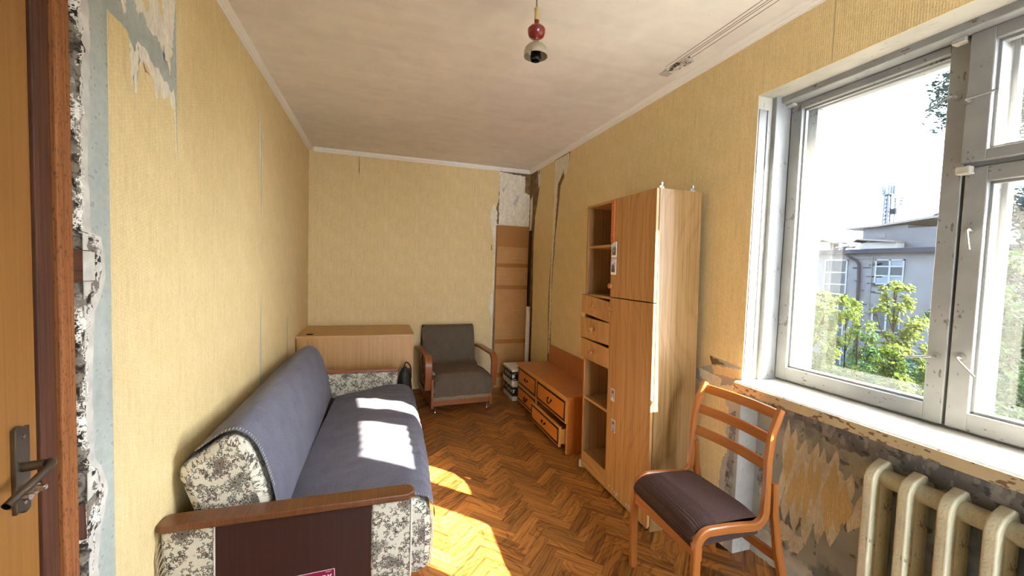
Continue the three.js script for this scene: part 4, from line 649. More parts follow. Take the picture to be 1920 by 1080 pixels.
// ------------------------------------------------------------------ things in the far right corner
{
  const b = thing('cardboard_box', 'tall flat brown cardboard box leaning in the far right corner', 'box', [2.13, 0, 0.1]);
  const tilt = (g) => { const p = g.attributes.position; for (let i = 0; i < p.count; i++) { const y = p.getY(i); p.setZ(i, p.getZ(i) + 0.07 * (1 - y / 1.85)); p.setX(i, p.getX(i) - 0.018 * (1 - y / 1.85) + 0.01); } return g; };
  part(b, 'carton', tilt(box(1.938, 2.315, 0.0, 1.845, 0.012, 0.06, 0.003)), M.cardboard);
  for (const [y0, y1] of [[1.6, 1.84], [1.37, 1.415], [1.12, 1.165], [0.5, 0.55], [0.12, 0.17]]) part(b, 'packing_tape', tilt(box(1.9375, 2.3155, y0, y1, 0.0595, 0.0609, 0)), y0 > 1.5 ? mat('cardboard_flap', { color: 0xa5723c, roughness: 0.8 }) : M.packing_tape);
  const d = thing('dark_strip', 'narrow upright strip added to fill the black gap beside the cardboard box', 'dark_strip', [2.33, 0, 0.07]);  // dark strip put in where a black gap shows beside the box
  part(d, 'strip_body', box(2.328, 2.346, 0, 1.8, 0.03, 0.11, 0.002), M.gap_dark);
  const r = thing('paper_roll', 'white paper roll standing in the corner before the dark strip', 'roll', [2.308, 0, 0.165]);
  part(r, 'roll_body', lathe([[0.014, 0], [0.024, 0], [0.0248, 0.004], [0.0248, 0.515], [0.0242, 0.516], [0.0248, 0.517], [0.0248, 0.925], [0.024, 0.928], [0.014, 0.928], [0.013, 0.9]], [2.312, 0, 0.16], 24), M.paper_white);
  part(r, 'sleeve_band', lathe([[0.0252, 0.5], [0.0256, 0.505], [0.0256, 0.512], [0.0252, 0.516]], [2.312, 0, 0.16], 24), M.cornice_white);
  // two printed cartons stacked beside the dresser
  const print = (seed) => { const cv = document.createElement('canvas'); cv.width = 512; cv.height = 256; const c = cv.getContext('2d'), q = rng(seed); c.fillStyle = '#d9cfb8'; c.fillRect(0, 0, 512, 256); c.fillStyle = '#1b1714'; c.fillRect(0, 30, 512, 150); c.fillStyle = '#cfc4ab'; for (let i = 0; i < 16; i++) c.fillRect(q() * 480, 40 + q() * 120, 20 + q() * 50, 3 + q() * 10); for (let i = 0; i < 5; i++) { c.beginPath(); c.ellipse(60 + i * 95 + q() * 20, 105, 16 + q() * 14, 30, q(), 0, 7); c.fill(); } c.fillStyle = '#1b1714'; for (let i = 0; i < 5; i++) c.fillRect(20 + q() * 350, 200 + i * 10, 60 + q() * 60, 4); const t = new THREE.CanvasTexture(cv); t.wrapS = t.wrapT = THREE.RepeatWrapping; t.colorSpace = THREE.SRGBColorSpace; t.repeat.set(1 / 0.34, 1 / 0.16); return t; };
  const lab = ['lower of two white and black printed cartons stacked beside the dresser', 'upper of two white and black printed cartons stacked beside the dresser'];
  for (let i = 0; i < 2; i++) {
    const y0 = i ? 0.163 : 0, y1 = i ? 0.318 : 0.155, o = i ? 0.0 : 0.012, m = mat('carton_print_' + i, { map: print(5 + i), roughness: 0.6 });
    const k = thing('carton', lab[i], 'box', [2.12, y0, 0.47], 'cartons in the corner');
    const sides = [box(1.99 + o, 1.994 + o, y0, y1, 0.3, 0.62, 0), box(2.244, 2.248, y0, y1, 0.3, 0.62, 0), box(1.994 + o, 2.244, y0, y1, 0.616, 0.62, 0), box(1.994 + o, 2.244, y0, y1, 0.3, 0.304, 0)];
    parts(k, 'carton_side', sides, m); part(k, 'lid', box(1.987 + o, 2.25, y1, y1 + 0.006, 0.298, 0.624, 0.001), M.paper_white);
    if (i) part(k, 'strap', [tube([[2.06, y1 + 0.008, 0.55], [2.12, y1 + 0.012, 0.52], [2.2, y1 + 0.01, 0.5], [2.246, y1 + 0.008, 0.49]], 0.005, 14, 6)], M.black);
  }
}
// ------------------------------------------------------------------ dresser with four drawers
{
  const t = thing('dresser', 'low varnished wooden dresser with four drawers along the right wall', 'dresser', [2.17, 0, 1.3]);
  const x0 = 2.017, x1 = 2.33, za = 0.725, zb = 1.868, yt = 0.428;
  part(t, 'dresser_top', box(x0 - 0.012, x1, yt - 0.022, yt, za - 0.008, zb + 0.006, 0.003, true), M.dresser_wood);
  part(t, 'top_edge', box(x0 - 0.0145, x0 - 0.0118, yt - 0.021, yt - 0.002, za - 0.006, zb + 0.004, 0.001), M.dresser_edge, 'pale front edging of the top');
  part(t, 'side_panel', box(x0, x1, 0.0, yt - 0.022, zb - 0.018, zb, 0.001), M.dresser_wood); part(t, 'side_panel', box(x0, x1, 0.045, yt - 0.022, za, za + 0.018, 0.001), M.dresser_wood);
  part(t, 'panel_edge', box(x0 - 0.0025, x0, 0.0, yt - 0.022, zb - 0.0175, zb - 0.0005, 0.0005), M.dresser_edge, 'pale front edge of the side panel');
  part(t, 'back_panel', box(x1 - 0.006, x1, 0.045, yt - 0.022, za, zb, 0), M.dresser_wood);
  part(t, 'divider', box(x0 + 0.004, x1 - 0.006, 0.05, yt - 0.022, 1.24, 1.256, 0), M.dresser_wood); part(t, 'bottom_panel', box(x0 + 0.004, x1 - 0.006, 0.045, 0.06, za + 0.018, zb - 0.018, 0), M.dresser_wood);
  for (const z of [0.78, 1.3]) part(t, 'leg', lathe([[0, 0], [0.011, 0], [0.016, 0.046], [0, 0.046]], [x0 + 0.035, 0, z], 14), M.dresser_wood);
  // board standing up behind the top
  part(t, 'back_board', box(2.328, 2.344, yt - 0.05, 0.606, 0.76, 1.9, 0.002), M.dresser_wood);
  const drawer = (z0, z1, y0, y1, out, bail, drop = 0) => {
    const d = sub(t, 'drawer', [x0 - out, (y0 + y1) / 2, (z0 + z1) / 2]), f = x0 - out;
    const at = (g) => { const p = g.attributes.position; for (let i = 0; i < p.count; i++) p.setY(i, p.getY(i) - drop * (x0 + 0.3 - p.getX(i)) / 0.3); return g; };
    part(d, 'drawer_front', at(box(f - 0.004, f + 0.014, y0, y1, z0, z1, 0.002)), M.dresser_edge);
    const b = 0.012, k = 0.016, fr = (ya, yb, zc, zd) => box(f - 0.0075, f - 0.003, ya, yb, zc, zd, 0.0015);
    parts(d, 'inlay_border', [fr(y1 - b - k, y1 - b, z0 + b, z1 - b), fr(y0 + b, y0 + b + k, z0 + b, z1 - b), fr(y0 + b + k, y1 - b - k, z0 + b, z0 + b + k), fr(y0 + b + k, y1 - b - k, z1 - b - k, z1 - b)].map(at), M.dark_inlay, 'dark inlaid border');
    part(d, 'front_panel', at(box(f - 0.006, f - 0.003, y0 + b + k, y1 - b - k, z0 + b + k, z1 - b - k, 0.001, true)), M.dresser_front);
    if (out > 0.01) parts(d, 'drawer_box', [box(f + 0.014, x1 - 0.03, y0 + 0.015, y1 - 0.03, z1 - 0.03, z1 - 0.02, 0), box(f + 0.014, x1 - 0.03, y0 + 0.015, y1 - 0.03, z0 + 0.02, z0 + 0.03, 0), box(f + 0.014, x1 - 0.03, y0 + 0.012, y0 + 0.018, z0 + 0.02, z1 - 0.02, 0)].map(at), M.dresser_edge);
    const zc = (z0 + z1) / 2, yc = (y0 + y1) / 2 + 0.005;
    const w = 0.032, hd = [rod([f - 0.006, yc, zc - w], [f - 0.012, yc, zc - w], 0.009, 10), rod([f - 0.006, yc, zc + w], [f - 0.012, yc, zc + w], 0.009, 10)];
    if (bail) hd.push(tube([[f - 0.013, yc + 0.004, zc - w], [f - 0.017, yc - 0.018, zc - w * 0.85], [f - 0.02, yc - 0.03, zc - w * 0.3], [f - 0.02, yc - 0.03, zc + w * 0.3], [f - 0.017, yc - 0.018, zc + w * 0.85], [f - 0.013, yc + 0.004, zc + w]], 0.0042, 24, 8));
    else hd.push(...[-1, 1].map((s) => tube([[f - 0.013, yc + 0.005, zc + s * w], [f - 0.016, yc - 0.008, zc + s * w * 0.75], [f - 0.017, yc - 0.01, zc + s * w * 0.45]], 0.0042, 10, 8)));
    if (bail) part(d, 'handle', hd.map(at), M.black, 'dark drop handle'); else { part(d, 'handle_stub', [hd[0], hd[2]].map(at), M.black, 'dark broken handle stub'); part(d, 'handle_stub', [hd[1], hd[3]].map(at), M.black, 'dark broken handle stub'); }
  };
  drawer(0.745, 1.238, 0.222, 0.4, 0.002, false); drawer(1.258, 1.848, 0.222, 0.4, 0.004, true);
  drawer(0.745, 1.238, 0.058, 0.216, 0.002, true); drawer(1.258, 1.846, 0.06, 0.212, 0.05, false, 0.008);
}
// ------------------------------------------------------------------ wardrobe with open shelves, drawers and two doors
{
  const x0 = 2.034, xb = 2.318, t = thing('wardrobe', 'tall oak-veneer wardrobe with open shelves and two doors beside the window', 'wardrobe', [2.2, 0, 2.4]);
  const za = 2.066, zb = 2.806, zm = 2.395, Ht = 1.802; // racked out of square: the top leans towards the far wall
  const rack = (g) => { const p = g.attributes.position; for (let i = 0; i < p.count; i++) p.setZ(i, p.getZ(i) - 0.028 * p.getY(i)); return g; };
  const A = (par, n, g, m, l) => part(par, n, [g].flat().map(rack), m, l);
  const e = 0.016;
  A(t, 'side_panel', box(x0 + 0.019, xb, 0.0, Ht, zb - e, zb, 0.0008), M.wardrobe_oak_dimmed); A(t, 'side_panel', box(x0 + 0.002, xb, 0.0, Ht, za, za + e, 0.0008), M.wardrobe_oak);
  A(t, 'panel_edge', box(x0, x0 + 0.0022, 0.015, Ht, za, za + e, 0.0005), M.oak_edge, 'pale front edge of the side panel');
  A(t, 'partition', box(x0 + 0.019, xb - 0.004, 0.1, Ht - e, zm - 0.016, zm, 0.0005), M.wardrobe_inside_shaded);
  A(t, 'top_panel', box(x0 + 0.001, xb, Ht - e, Ht, za + e, zb - e, 0.0008, true), M.wardrobe_oak);
  A(t, 'back_panel', box(xb - 0.004, xb, 0.02, Ht - 0.002, za + 0.002, zb - 0.002, 0), M.wardrobe_inside_shaded);
  A(t, 'bottom_panel', box(x0 + 0.002, xb - 0.004, 0.108, 0.108 + e, za + e, zb - e, 0.0005, true), M.wardrobe_oak);
  A(t, 'plinth', box(x0 + 0.006, x0 + 0.02, 0.012, 0.108, za + e, zb - e, 0.001, true), M.wardrobe_oak);
  for (const [y, n] of [[1.512, 'shelf'], [1.19, 'shelf'], [0.76, 'shelf'], [0.487, 'shelf']]) A(t, n, box(x0 + 0.002, xb - 0.004, y, y + e, za + e, zm - 0.016, 0.0006, true), M.wardrobe_oak);
  for (const q of [[0.124, 0.487], [0.503, 0.76], [1.206, 1.512], [1.528, Ht - e]].flatMap(([a, b]) => [box(x0 + 0.003, xb - 0.005, a, b, za + e, za + e + 0.0008, 0), box(xb - 0.0055, xb - 0.0045, a, b, za + e, zm - 0.016, 0), box(x0 + 0.004, xb - 0.005, a, a + 0.0008, za + e, zm - 0.016, 0)])) A(t, 'recess_shade_lining', q, M.wardrobe_inside_shaded);  // thin darker sheets that put some of the recess shade into the colour
  const knob = (par, y, z, x = x0 - 0.002) => A(par, 'knob', (() => { const g = lathe([[0, 0], [0.008, 0], [0.0075, 0.012], [0.015, 0.018], [0.017, 0.025], [0.014, 0.032], [0, 0.034]], [0, 0, 0], 20); g.rotateZ(Math.PI / 2); g.translate(x, y, z); return g; })(), M.knob_wood, 'round turned wooden knob');
  const door = (y0, y1, ky) => { const d = sub(t, 'door', [x0, (y0 + y1) / 2, 2.6]); A(d, 'door_panel', box(x0, x0 + 0.016, y0, y1, zm - 0.012, zb - 0.001, 0.0012), M.wardrobe_oak); knob(d, ky, zm + 0.024); return d; };
  door(1.208, Ht - 0.002, 1.275); const low = door(0.03, 1.202, 1.132);
  // chips along the bottom of the lower door
  const r = rng(17); stuff(A(low, 'chipped_edge', Array.from({ length: 10 }, (_, i) => { const z = lerp(zm + 0.02, zb - 0.06, r()), g = new THREE.IcosahedronGeometry(0.007 + 0.007 * r(), 0); g.scale(0.12, 1, 0.8); g.translate(x0 - 0.0006, 0.032 + 0.03 * r(), z); return uvm(g); }), M.plaster_white, 'pale chips in the door edge'));
  const drawer = (y0, y1, sag, out) => { // fronts hang askew
    const d = sub(t, 'drawer', [x0, (y0 + y1) / 2, 2.22]), w = zm - 0.012 - za, tip = (g) => { const p = g.attributes.position; for (let i = 0; i < p.count; i++) { const k = (p.getZ(i) - za) / w; p.setY(i, p.getY(i) - sag * k); p.setX(i, p.getX(i) - out * (1 - k)); } return g; };
    A(d, 'drawer_front', tip(box(x0 - 0.002, x0 + 0.014, y0, y1, za - 0.002, zm - 0.014, 0.0012)), M.wardrobe_oak);
    A(d, 'drawer_box', tip(box(x0 + 0.014, xb - 0.03, y0 + 0.01, y1 - 0.03, za + 0.03, zm - 0.04, 0.001)), M.wardrobe_inside_shaded);
    const kz = za + 0.165; knob(d, (y0 + y1) / 2 - sag * 0.5, kz, x0 - 0.004 - out * 0.5);
  };
  drawer(1.078, 1.203, 0.03, 0.022); drawer(0.912, 1.048, 0.006, 0.03); drawer(0.782, 0.906, 0.02, 0.026);
  for (const [x, z] of [[x0 + 0.04, zb - 0.014], [xb - 0.05, zb - 0.012]]) { const b = sub(t, 'top_bracket', [x, Ht, z]); A(b, 'bracket_plate', [box(x - 0.011, x + 0.011, Ht, Ht + 0.004, z - 0.016, z + 0.008, 0.001), box(x - 0.01, x + 0.01, Ht, Ht + 0.032, z - 0.01, z - 0.006, 0.001), box(x - 0.012, x - 0.002, Ht + 0.016, Ht + 0.032, z - 0.006, z + 0.012, 0.002)], M.painted_metal); A(b, 'screw', rod([x + 0.005, Ht, z + 0.002], [x + 0.005, Ht + 0.012, z + 0.002], 0.005, 10), M.steel); }
  A(t, 'glide_foot', [box(x0 - 0.01, x0 + 0.02, 0.0, 0.05, za - 0.016, za + 0.002, 0.004)], M.white_plastic, 'white plastic foot cap');

  // things stuck on the doors
  const on = (y0, y1, z0, z1, x, thick) => rack(box(x - thick, x, y0, y1, z0, z1, 0.001));
  const th = thing('wall_thermometer', 'narrow wooden thermometer strip hanging on the upper wardrobe door', 'thermometer', [x0 - 0.002, 1.66, 2.35]);
  const tp = []; for (const p of arc(0, 0.105, 0.0155, 0, Math.PI, 10)) tp.push(p); for (const p of arc(0, -0.125, 0.0155, Math.PI, 2 * Math.PI, 10)) tp.push(p);
  part(th, 'backing', rack(prism(tp, x0 - 0.009, x0 - 0.0005, (a, b, d) => [d, 1.672 + b, zm + 0.006 - a], 0.0015)), mat('thermometer_wood', { color: 0xc0622a, roughness: 0.4 }));
  stuff(part(th, 'scale_marks', Array.from({ length: 11 }, (_, i) => rack(box(x0 - 0.0097, x0 - 0.0088, 1.585 + i * 0.018, 1.587 + i * 0.018, zm - 0.003, zm + 0.011, 0))), M.plaster_white, 'pale scale marks'));
  part(th, 'bulb_hole', rack(rod([x0 - 0.0098, 1.563, zm + 0.005], [x0 - 0.008, 1.563, zm + 0.005], 0.0035, 10)), M.black);
  const picture = (w, h, seed, paint) => { const cv = document.createElement('canvas'); cv.width = w; cv.height = h; paint(cv.getContext('2d'), w, h, rng(seed)); const t = new THREE.CanvasTexture(cv); t.colorSpace = THREE.SRGBColorSpace; return t; };
  const town = (sky, roofs) => (c, w, h, r) => { c.fillStyle = '#e9ebe8'; c.fillRect(0, 0, w, h); c.fillStyle = sky; c.fillRect(8, 8, w - 16, h * 0.5); c.fillStyle = '#f4f5f2'; for (let i = 0; i < 5; i++) { c.beginPath(); c.ellipse(r() * w, 20 + r() * h * 0.25, 26, 8, 0, 0, 7); c.fill(); } for (let i = 0; i < 12; i++) { c.fillStyle = roofs[(r() * roofs.length) | 0]; const x = 8 + r() * (w - 40), b = 14 + r() * 18, y = h * (0.42 + 0.3 * r()); c.fillRect(x, y, b, h * 0.85 - y); c.beginPath(); c.moveTo(x - 3, y); c.lineTo(x + b / 2, y - 16 - 20 * r()); c.lineTo(x + b + 3, y); c.fill(); } c.fillStyle = '#f2f2ee'; c.fillRect(8, h * 0.86, w - 16, h * 0.1); };
  const head = (hair, coat) => (c, w, h) => { c.fillStyle = '#e6e4df'; c.fillRect(0, 0, w, h); c.fillStyle = '#8e8c88'; c.fillRect(9, 9, w - 18, h - 18); c.fillStyle = coat; c.beginPath(); c.ellipse(w / 2, h * 0.92, w * 0.36, h * 0.28, 0, 0, 7); c.fill(); c.fillStyle = '#d8c0b2'; c.beginPath(); c.ellipse(w / 2, h * 0.46, w * 0.17, h * 0.17, 0, 0, 7); c.fill(); c.fillRect(w * 0.44, h * 0.55, w * 0.12, h * 0.12); c.fillStyle = hair; c.beginPath(); c.ellipse(w / 2, h * 0.34, w * 0.21, h * 0.12, 0, Math.PI, 0); c.fill(); c.fillRect(w * 0.29, h * 0.34, w * 0.06, h * 0.12); c.fillRect(w * 0.65, h * 0.34, w * 0.06, h * 0.12); c.fillStyle = '#f0efec'; c.beginPath(); c.moveTo(w * 0.42, h * 0.68); c.lineTo(w * 0.58, h * 0.68); c.lineTo(w * 0.5, h * 0.86); c.fill(); };
  const card = (name, label, cat, y, z, w, h, m, thick, bodyM, group) => {
    const o = thing(name, label, cat, [x0, y, z], group);
    part(o, 'card_backing', on(y - h / 2, y + h / 2, z - w / 2, z + w / 2, x0 - 0.0002, thick), bodyM);
    const g = new THREE.PlaneGeometry(w - 0.001, h - 0.001); g.rotateY(-Math.PI / 2); g.translate(x0 - 0.0005 - thick, y, z); part(o, 'printed_face', rack(keepUv(g)), m);
  };
  card('postcard_magnet', 'blue-skied town view magnet directly below the thermometer', 'magnet', 1.494, zm + 0.022, 0.054, 0.094, mat('town_print_a', { map: picture(128, 220, 3, town('#9db9cf', ['#6b4a3a', '#a8744e', '#57504c', '#c9a27e'])), roughness: 0.35 }), 0.004, M.paper_white, 'town view magnets');
  card('postcard_magnet', 'brown and pale town view magnet, lower of the two on the door', 'magnet', 1.392, zm + 0.021, 0.054, 0.098, mat('town_print_b', { map: picture(128, 220, 8, town('#b9cbd8', ['#5d4038', '#8c7468', '#4a3f42'])), roughness: 0.35 }), 0.004, M.paper_white, 'town view magnets');
  card('photograph', 'upper small portrait photograph of a dark-haired person in white on the lower door', 'photograph', 0.618, zm + 0.05, 0.04, 0.075, mat('portrait_a', { map: picture(96, 160, 1, head('#1c1a1a', '#d9d7d4')), roughness: 0.4 }), 0.001, M.paper_white, 'portrait photographs');
  card('photograph', 'lower small portrait photograph of a person in grey jacket on the lower door', 'photograph', 0.435, zm + 0.065, 0.04, 0.075, mat('portrait_b', { map: picture(96, 160, 2, head('#22262c', '#8c8a92')), roughness: 0.4 }), 0.001, M.paper_white, 'portrait photographs');
}
// ------------------------------------------------------------------ chair by the window
{
  const t = thing('dining_chair', 'bentwood chair with brown ribbed seat and three back slats', 'chair', [1.98, 0, 3.21]);
  const y = 0.432, zA = 3.01, zB = 3.418, ww = 0.024;
  const path = [[1.825, 0.0], [1.812, 0.15], [1.805, 0.3], [1.806, 0.37], ...arc(1.862, 0.38, 0.056, Math.PI, Math.PI / 2, 8), [1.95, 0.432], [2.0, 0.426], [2.04, 0.421], ...arc(2.05, 0.475, 0.055, -Math.PI / 2, 0.02, 8), [2.115, 0.55], [2.133, 0.65], [2.165, 0.75], [2.212, 0.838]];
  const rear = [[2.13, 0.575], [2.14, 0.45], [2.17, 0.3], [2.215, 0.15], [2.272, 0.0]];
  const thick = path.map((p, i) => i > path.length - 5 ? 0.026 : 0.032);
  const skew = (z) => (z - zA) / (zB - zA);
  for (const z of [zA, zB]) {
    const f = (a, b, w) => [a - 0.03 * skew(z) * (a < 2 ? 1 : 0.4), b, z + w - 0.045 * smooth(0.45, 0.84, b) - 0.03 * (b < 0.35 && a < 1.95 ? (0.35 - b) : 0) * (z === zA ? 2 : -0.5)];
    part(t, 'side_frame', bent(path, thick, -ww / 2, ww / 2, f, 0.004), M.chair_wood);
    part(t, 'rear_leg', bent(rear, [0.02, 0.03, 0.034, 0.032, 0.028], -ww / 2, ww / 2, (a, b, w) => [a, b, z + w], 0.004), M.chair_wood);
  }
  for (const [y0, y1, x] of [[0.79, 0.828, 2.2], [0.698, 0.736, 2.158], [0.602, 0.64, 2.13]])
    part(t, 'back_slat', bent(Array.from({ length: 13 }, (_, i) => { const k = i / 12; return [lerp(zA + 0.01, zB - 0.01, k), x + 0.02 * Math.sin(k * Math.PI)]; }), 0.012, y0, y1, (a, b, w) => [b + (w - y0) * 0.4, w, a - 0.045 * smooth(0.45, 0.84, w)], 0.003), M.chair_wood);
  part(t, 'front_rail', box(1.797, 1.815, 0.318, 0.368, zA + 0.01, zB - 0.01, 0.003, true).applyMatrix4(new THREE.Matrix4().makeTranslation(0, 0, 0)), M.chair_wood);
  part(t, 'rear_rail', box(2.075, 2.095, 0.39, 0.42, zA + 0.01, zB - 0.01, 0.003, true), M.chair_wood);
  part(t, 'rear_rail', box(2.18, 2.2, 0.24, 0.275, zA + 0.01, zB - 0.01, 0.003, true), M.chair_wood);
  // upholstered seat, ribs along the front
  const sx0 = 1.8, sx1 = 2.085, sz0 = zA + 0.016, sz1 = zB - 0.016;
  const seat = grid(150, 60, (u, v) => {
    const a = u * 2, top = a <= 1.25, f = Math.min(1, a / 1.25), x = lerp(sx0, sx1, f), z = lerp(sz0, sz1, v), ez = 1 - Math.pow(Math.abs(v * 2 - 1), 6), ex = Math.sqrt(clamp(1 - Math.pow(clamp((0.14 - f) / 0.14), 2))) * Math.sqrt(clamp(1 - Math.pow(clamp((f - 0.93) / 0.07), 2)));
    if (top) { const rib = 0.0028 * Math.sin((x - sx0) / 0.0095 * 6.283) * smooth(0.42, 0.3, f); return [x - 0.004 * (1 - ex) - 0.022 * skew(z) * (1 - f), 0.418 + 0.04 * ex * (0.55 + 0.45 * ez) + 0.006 * Math.sin(f * Math.PI) + rib * ex, z]; }
    const b = (a - 1.25) / 0.75; return [lerp(sx1, sx0, b) - 0.022 * skew(z) * b, 0.424 - 0.014 * Math.sin(b * Math.PI), z];
  }, (u, v) => [u * 0.6, v * 0.37]);
  const front = grid(30, 40, (u, v) => { const a = u * Math.PI, z = lerp(sz0, sz1, v), rib = 0.0024 * Math.sin(u * 6 * 6.283); return [sx0 - 0.004 - (0.012 + rib) * Math.sin(a) - 0.022 * skew(z), 0.424 - 0.055 * (u - 0) + 0.0, z]; }, (u, v) => [u * 0.05, v * 0.37]);
  const skirt = [box(sx0 + 0.0, sx1, 0.37, 0.424, sz0, sz0 + 0.012, 0.004), box(sx0, sx1, 0.37, 0.424, sz1 - 0.012, sz1, 0.004)];
  part(t, 'seat_cushion', [seat, front, ...skirt], M.seat_brown, 'brown ribbed upholstered seat');
}
// ------------------------------------------------------------------ radiator in the niche
{
  const t = thing('radiator', 'old cream-painted cast iron radiator under the window sill', 'radiator', [2.39, 0.1, 3.8]);
  const pitch = 0.102, yT = 0.722, yB = 0.13, xf = 2.335, xr = 2.45;
  const prof = [[xf, yB + 0.06], [xf, yT - 0.07], ...arc(xf + 0.06, yT - 0.07, 0.06, Math.PI, Math.PI / 2 + 0.25, 6), [xf + 0.075, yT], [xr - 0.02, yT - 0.008], [xr, yT - 0.05], [xr, yB + 0.06], [xr - 0.03, yB], [xf + 0.04, yB]];
  const z00 = 3.606, fin = prism(prof, -0.017, 0.017, (a, b, d) => [a, b, d], 0.007);
  // swelling water column behind the flat front
  const col = (() => { const g = new THREE.CapsuleGeometry(0.03, yT - yB - 0.13, 8, 20); g.scale(1.25, 1, 0.86); g.translate(xf + 0.066, (yT + yB) / 2, 0); return uvm(g); })();
  for (let i = 0; i < 6; i++) {
    const z = z00 + i * pitch, s = sub(t, 'section', [xf, 0.4, z]);
    const mv = (g) => g.clone().translate(0, 0, z);
    part(s, 'column', [mv(fin), mv(col)], M.radiator_paint);
    const hub = []; for (const y of [yT - 0.058, yB + 0.05]) hub.push(rod([xf + 0.062, y, z + 0.014], [xf + 0.062, y, z + pitch - 0.014], 0.031, 20));
    if (i < 5) parts(s, 'hub', hub, M.radiator_paint);
  }
  parts(t, 'end_plug', [rod([xf + 0.062, yT - 0.058, z00 - 0.045], [xf + 0.062, yT - 0.058, z00 - 0.012], 0.027, 8), rod([xf + 0.062, yT - 0.058, z00 - 0.056], [xf + 0.062, yT - 0.058, z00 - 0.044], 0.02, 6), rod([xf + 0.062, yB + 0.05, z00 - 0.045], [xf + 0.062, yB + 0.05, z00 - 0.012], 0.027, 8)], M.radiator_paint);
  parts(t, 'bracket', [box(xr - 0.002, NX, 0.3, 0.32, z00 + 0.04, z00 + 0.06, 0.002), box(xr - 0.002, NX, 0.3, 0.32, z00 + 4.5 * pitch, z00 + 4.5 * pitch + 0.02, 0.002)], M.radiator_paint);
}
// ------------------------------------------------------------------ pendant lamp holder
{
  const x = 1.291, z = 2.9, t = thing('pendant_lamp', 'bare pendant lamp with red turned body hanging from the ceiling', 'lamp', [x, 2.25, z]);
  part(t, 'cord', tube([[x - 0.004, H, z], [x - 0.003, 2.47, z], [x, 2.43, z]], 0.0032, 12, 8), M.cable);
  part(t, 'taped_sleeve', lathe([[0, 0.056], [0.0085, 0.056], [0.012, 0.053], [0.0115, 0.045], [0.0098, 0.04], [0.0105, 0.034], [0.0095, 0.022], [0.0112, 0.01], [0.01, 0]], [x, 2.395, z], 18), M.lamp_tape);
  part(t, 'red_body', lathe([[0.0105, 0.088], [0.0108, 0.07], [0.016, 0.068], [0.028, 0.062], [0.0362, 0.052], [0.0372, 0.05], [0.0372, 0.046], [0.036, 0.044], [0.0365, 0.038], [0.033, 0.026], [0.024, 0.018], [0.013, 0.014], [0.0102, 0.008], [0.0102, 0]], [x, 2.312, z], 36), M.lamp_red);
  part(t, 'tin_shade_cap', lathe([[0.0095, 0.064], [0.011, 0.062], [0.016, 0.055], [0.035, 0.044], [0.046, 0.032], [0.0495, 0.018], [0.0498, 0], [0.0488, 0], [0.048, 0.018], [0.0445, 0.031], [0.034, 0.042], [0.01, 0.053]], [x, 2.253, z], 40), M.lamp_tin);
  part(t, 'socket', lathe([[0, 0.07], [0.019, 0.07], [0.021, 0.064], [0.021, 0.024], [0.0225, 0.022], [0.0225, 0.004], [0.02, 0], [0.016, 0.0], [0.0155, 0.03], [0, 0.03]], [x, 2.236, z], 28), M.bakelite, 'black lamp socket');
  parts(t, 'set_screw', [rod([x + 0.049, 2.258, z], [x + 0.056, 2.256, z], 0.0025, 8), rod([x - 0.034, 2.258, z + 0.036], [x - 0.039, 2.257, z + 0.041], 0.0025, 8)], M.steel);
}
// ------------------------------------------------------------------ outside: the house across the yard, its masts, trees and shrubs
mat('render_grey', { map: tex(512, 512, 4, 4, (u, v) => { const a = fbm(u, v, 4, 6, 5, 401), b = fbm(u, v, 24, 8, 3, 407), k = 0.9 + 0.3 * (a - 0.5) + 0.16 * (b - 0.5); return [50 * k, 53 * k, 55 * k]; }), roughness: 0.95 });
mat('roof_dark', { color: 0x14181e, roughness: 0.95, specularIntensity: 0.2 });
mat('roof_sheet', { color: 0x38332e, roughness: 0.8 });
mat('far_frame', { color: 0x353d43, roughness: 0.6 });
mat('far_glass', { color: 0x1a2226, roughness: 0.5, specularIntensity: 0.12 });
mat('far_curtain', { color: 0x2f3940, roughness: 0.9 });
mat('pipe_dark', { color: 0x14161a, roughness: 0.95, specularIntensity: 0.15 });
mat('mast_steel', { color: 0x1c2733, roughness: 0.5, metalness: 0.3 });
mat('ground_earth', { map: tex(256, 256, 6, 6, (u, v) => { const a = fbm(u, v, 6, 6, 4, 421); return mixc([52, 58, 40], [74, 68, 52], smooth(0.4, 0.6, a)); }), roughness: 1 });
const GY = -9.2;
{ // the house this room is in: its storeys above and below, and the flats beside
  const o = structure('wall_outer', [-3, GY, -10]);
  part(o, 'storeys_above', box(-9, 2.8, H + 0.2, 7.2, -26, ZB + 0.3, 0), M.render_grey); part(o, 'storeys_below', box(-9, 2.8, GY, -0.26, -26, ZB + 0.3, 0), M.render_grey);
  part(o, 'flats_beside', box(-9, 2.8, -0.26, H + 0.2, -26, -0.31, 0), M.render_grey);
}
{ const g = structure('ground', [20, GY, 0]); part(g, 'ground_surface', box(2.8, 90, GY - 0.5, GY, -70, 60, 0), M.ground_earth); }
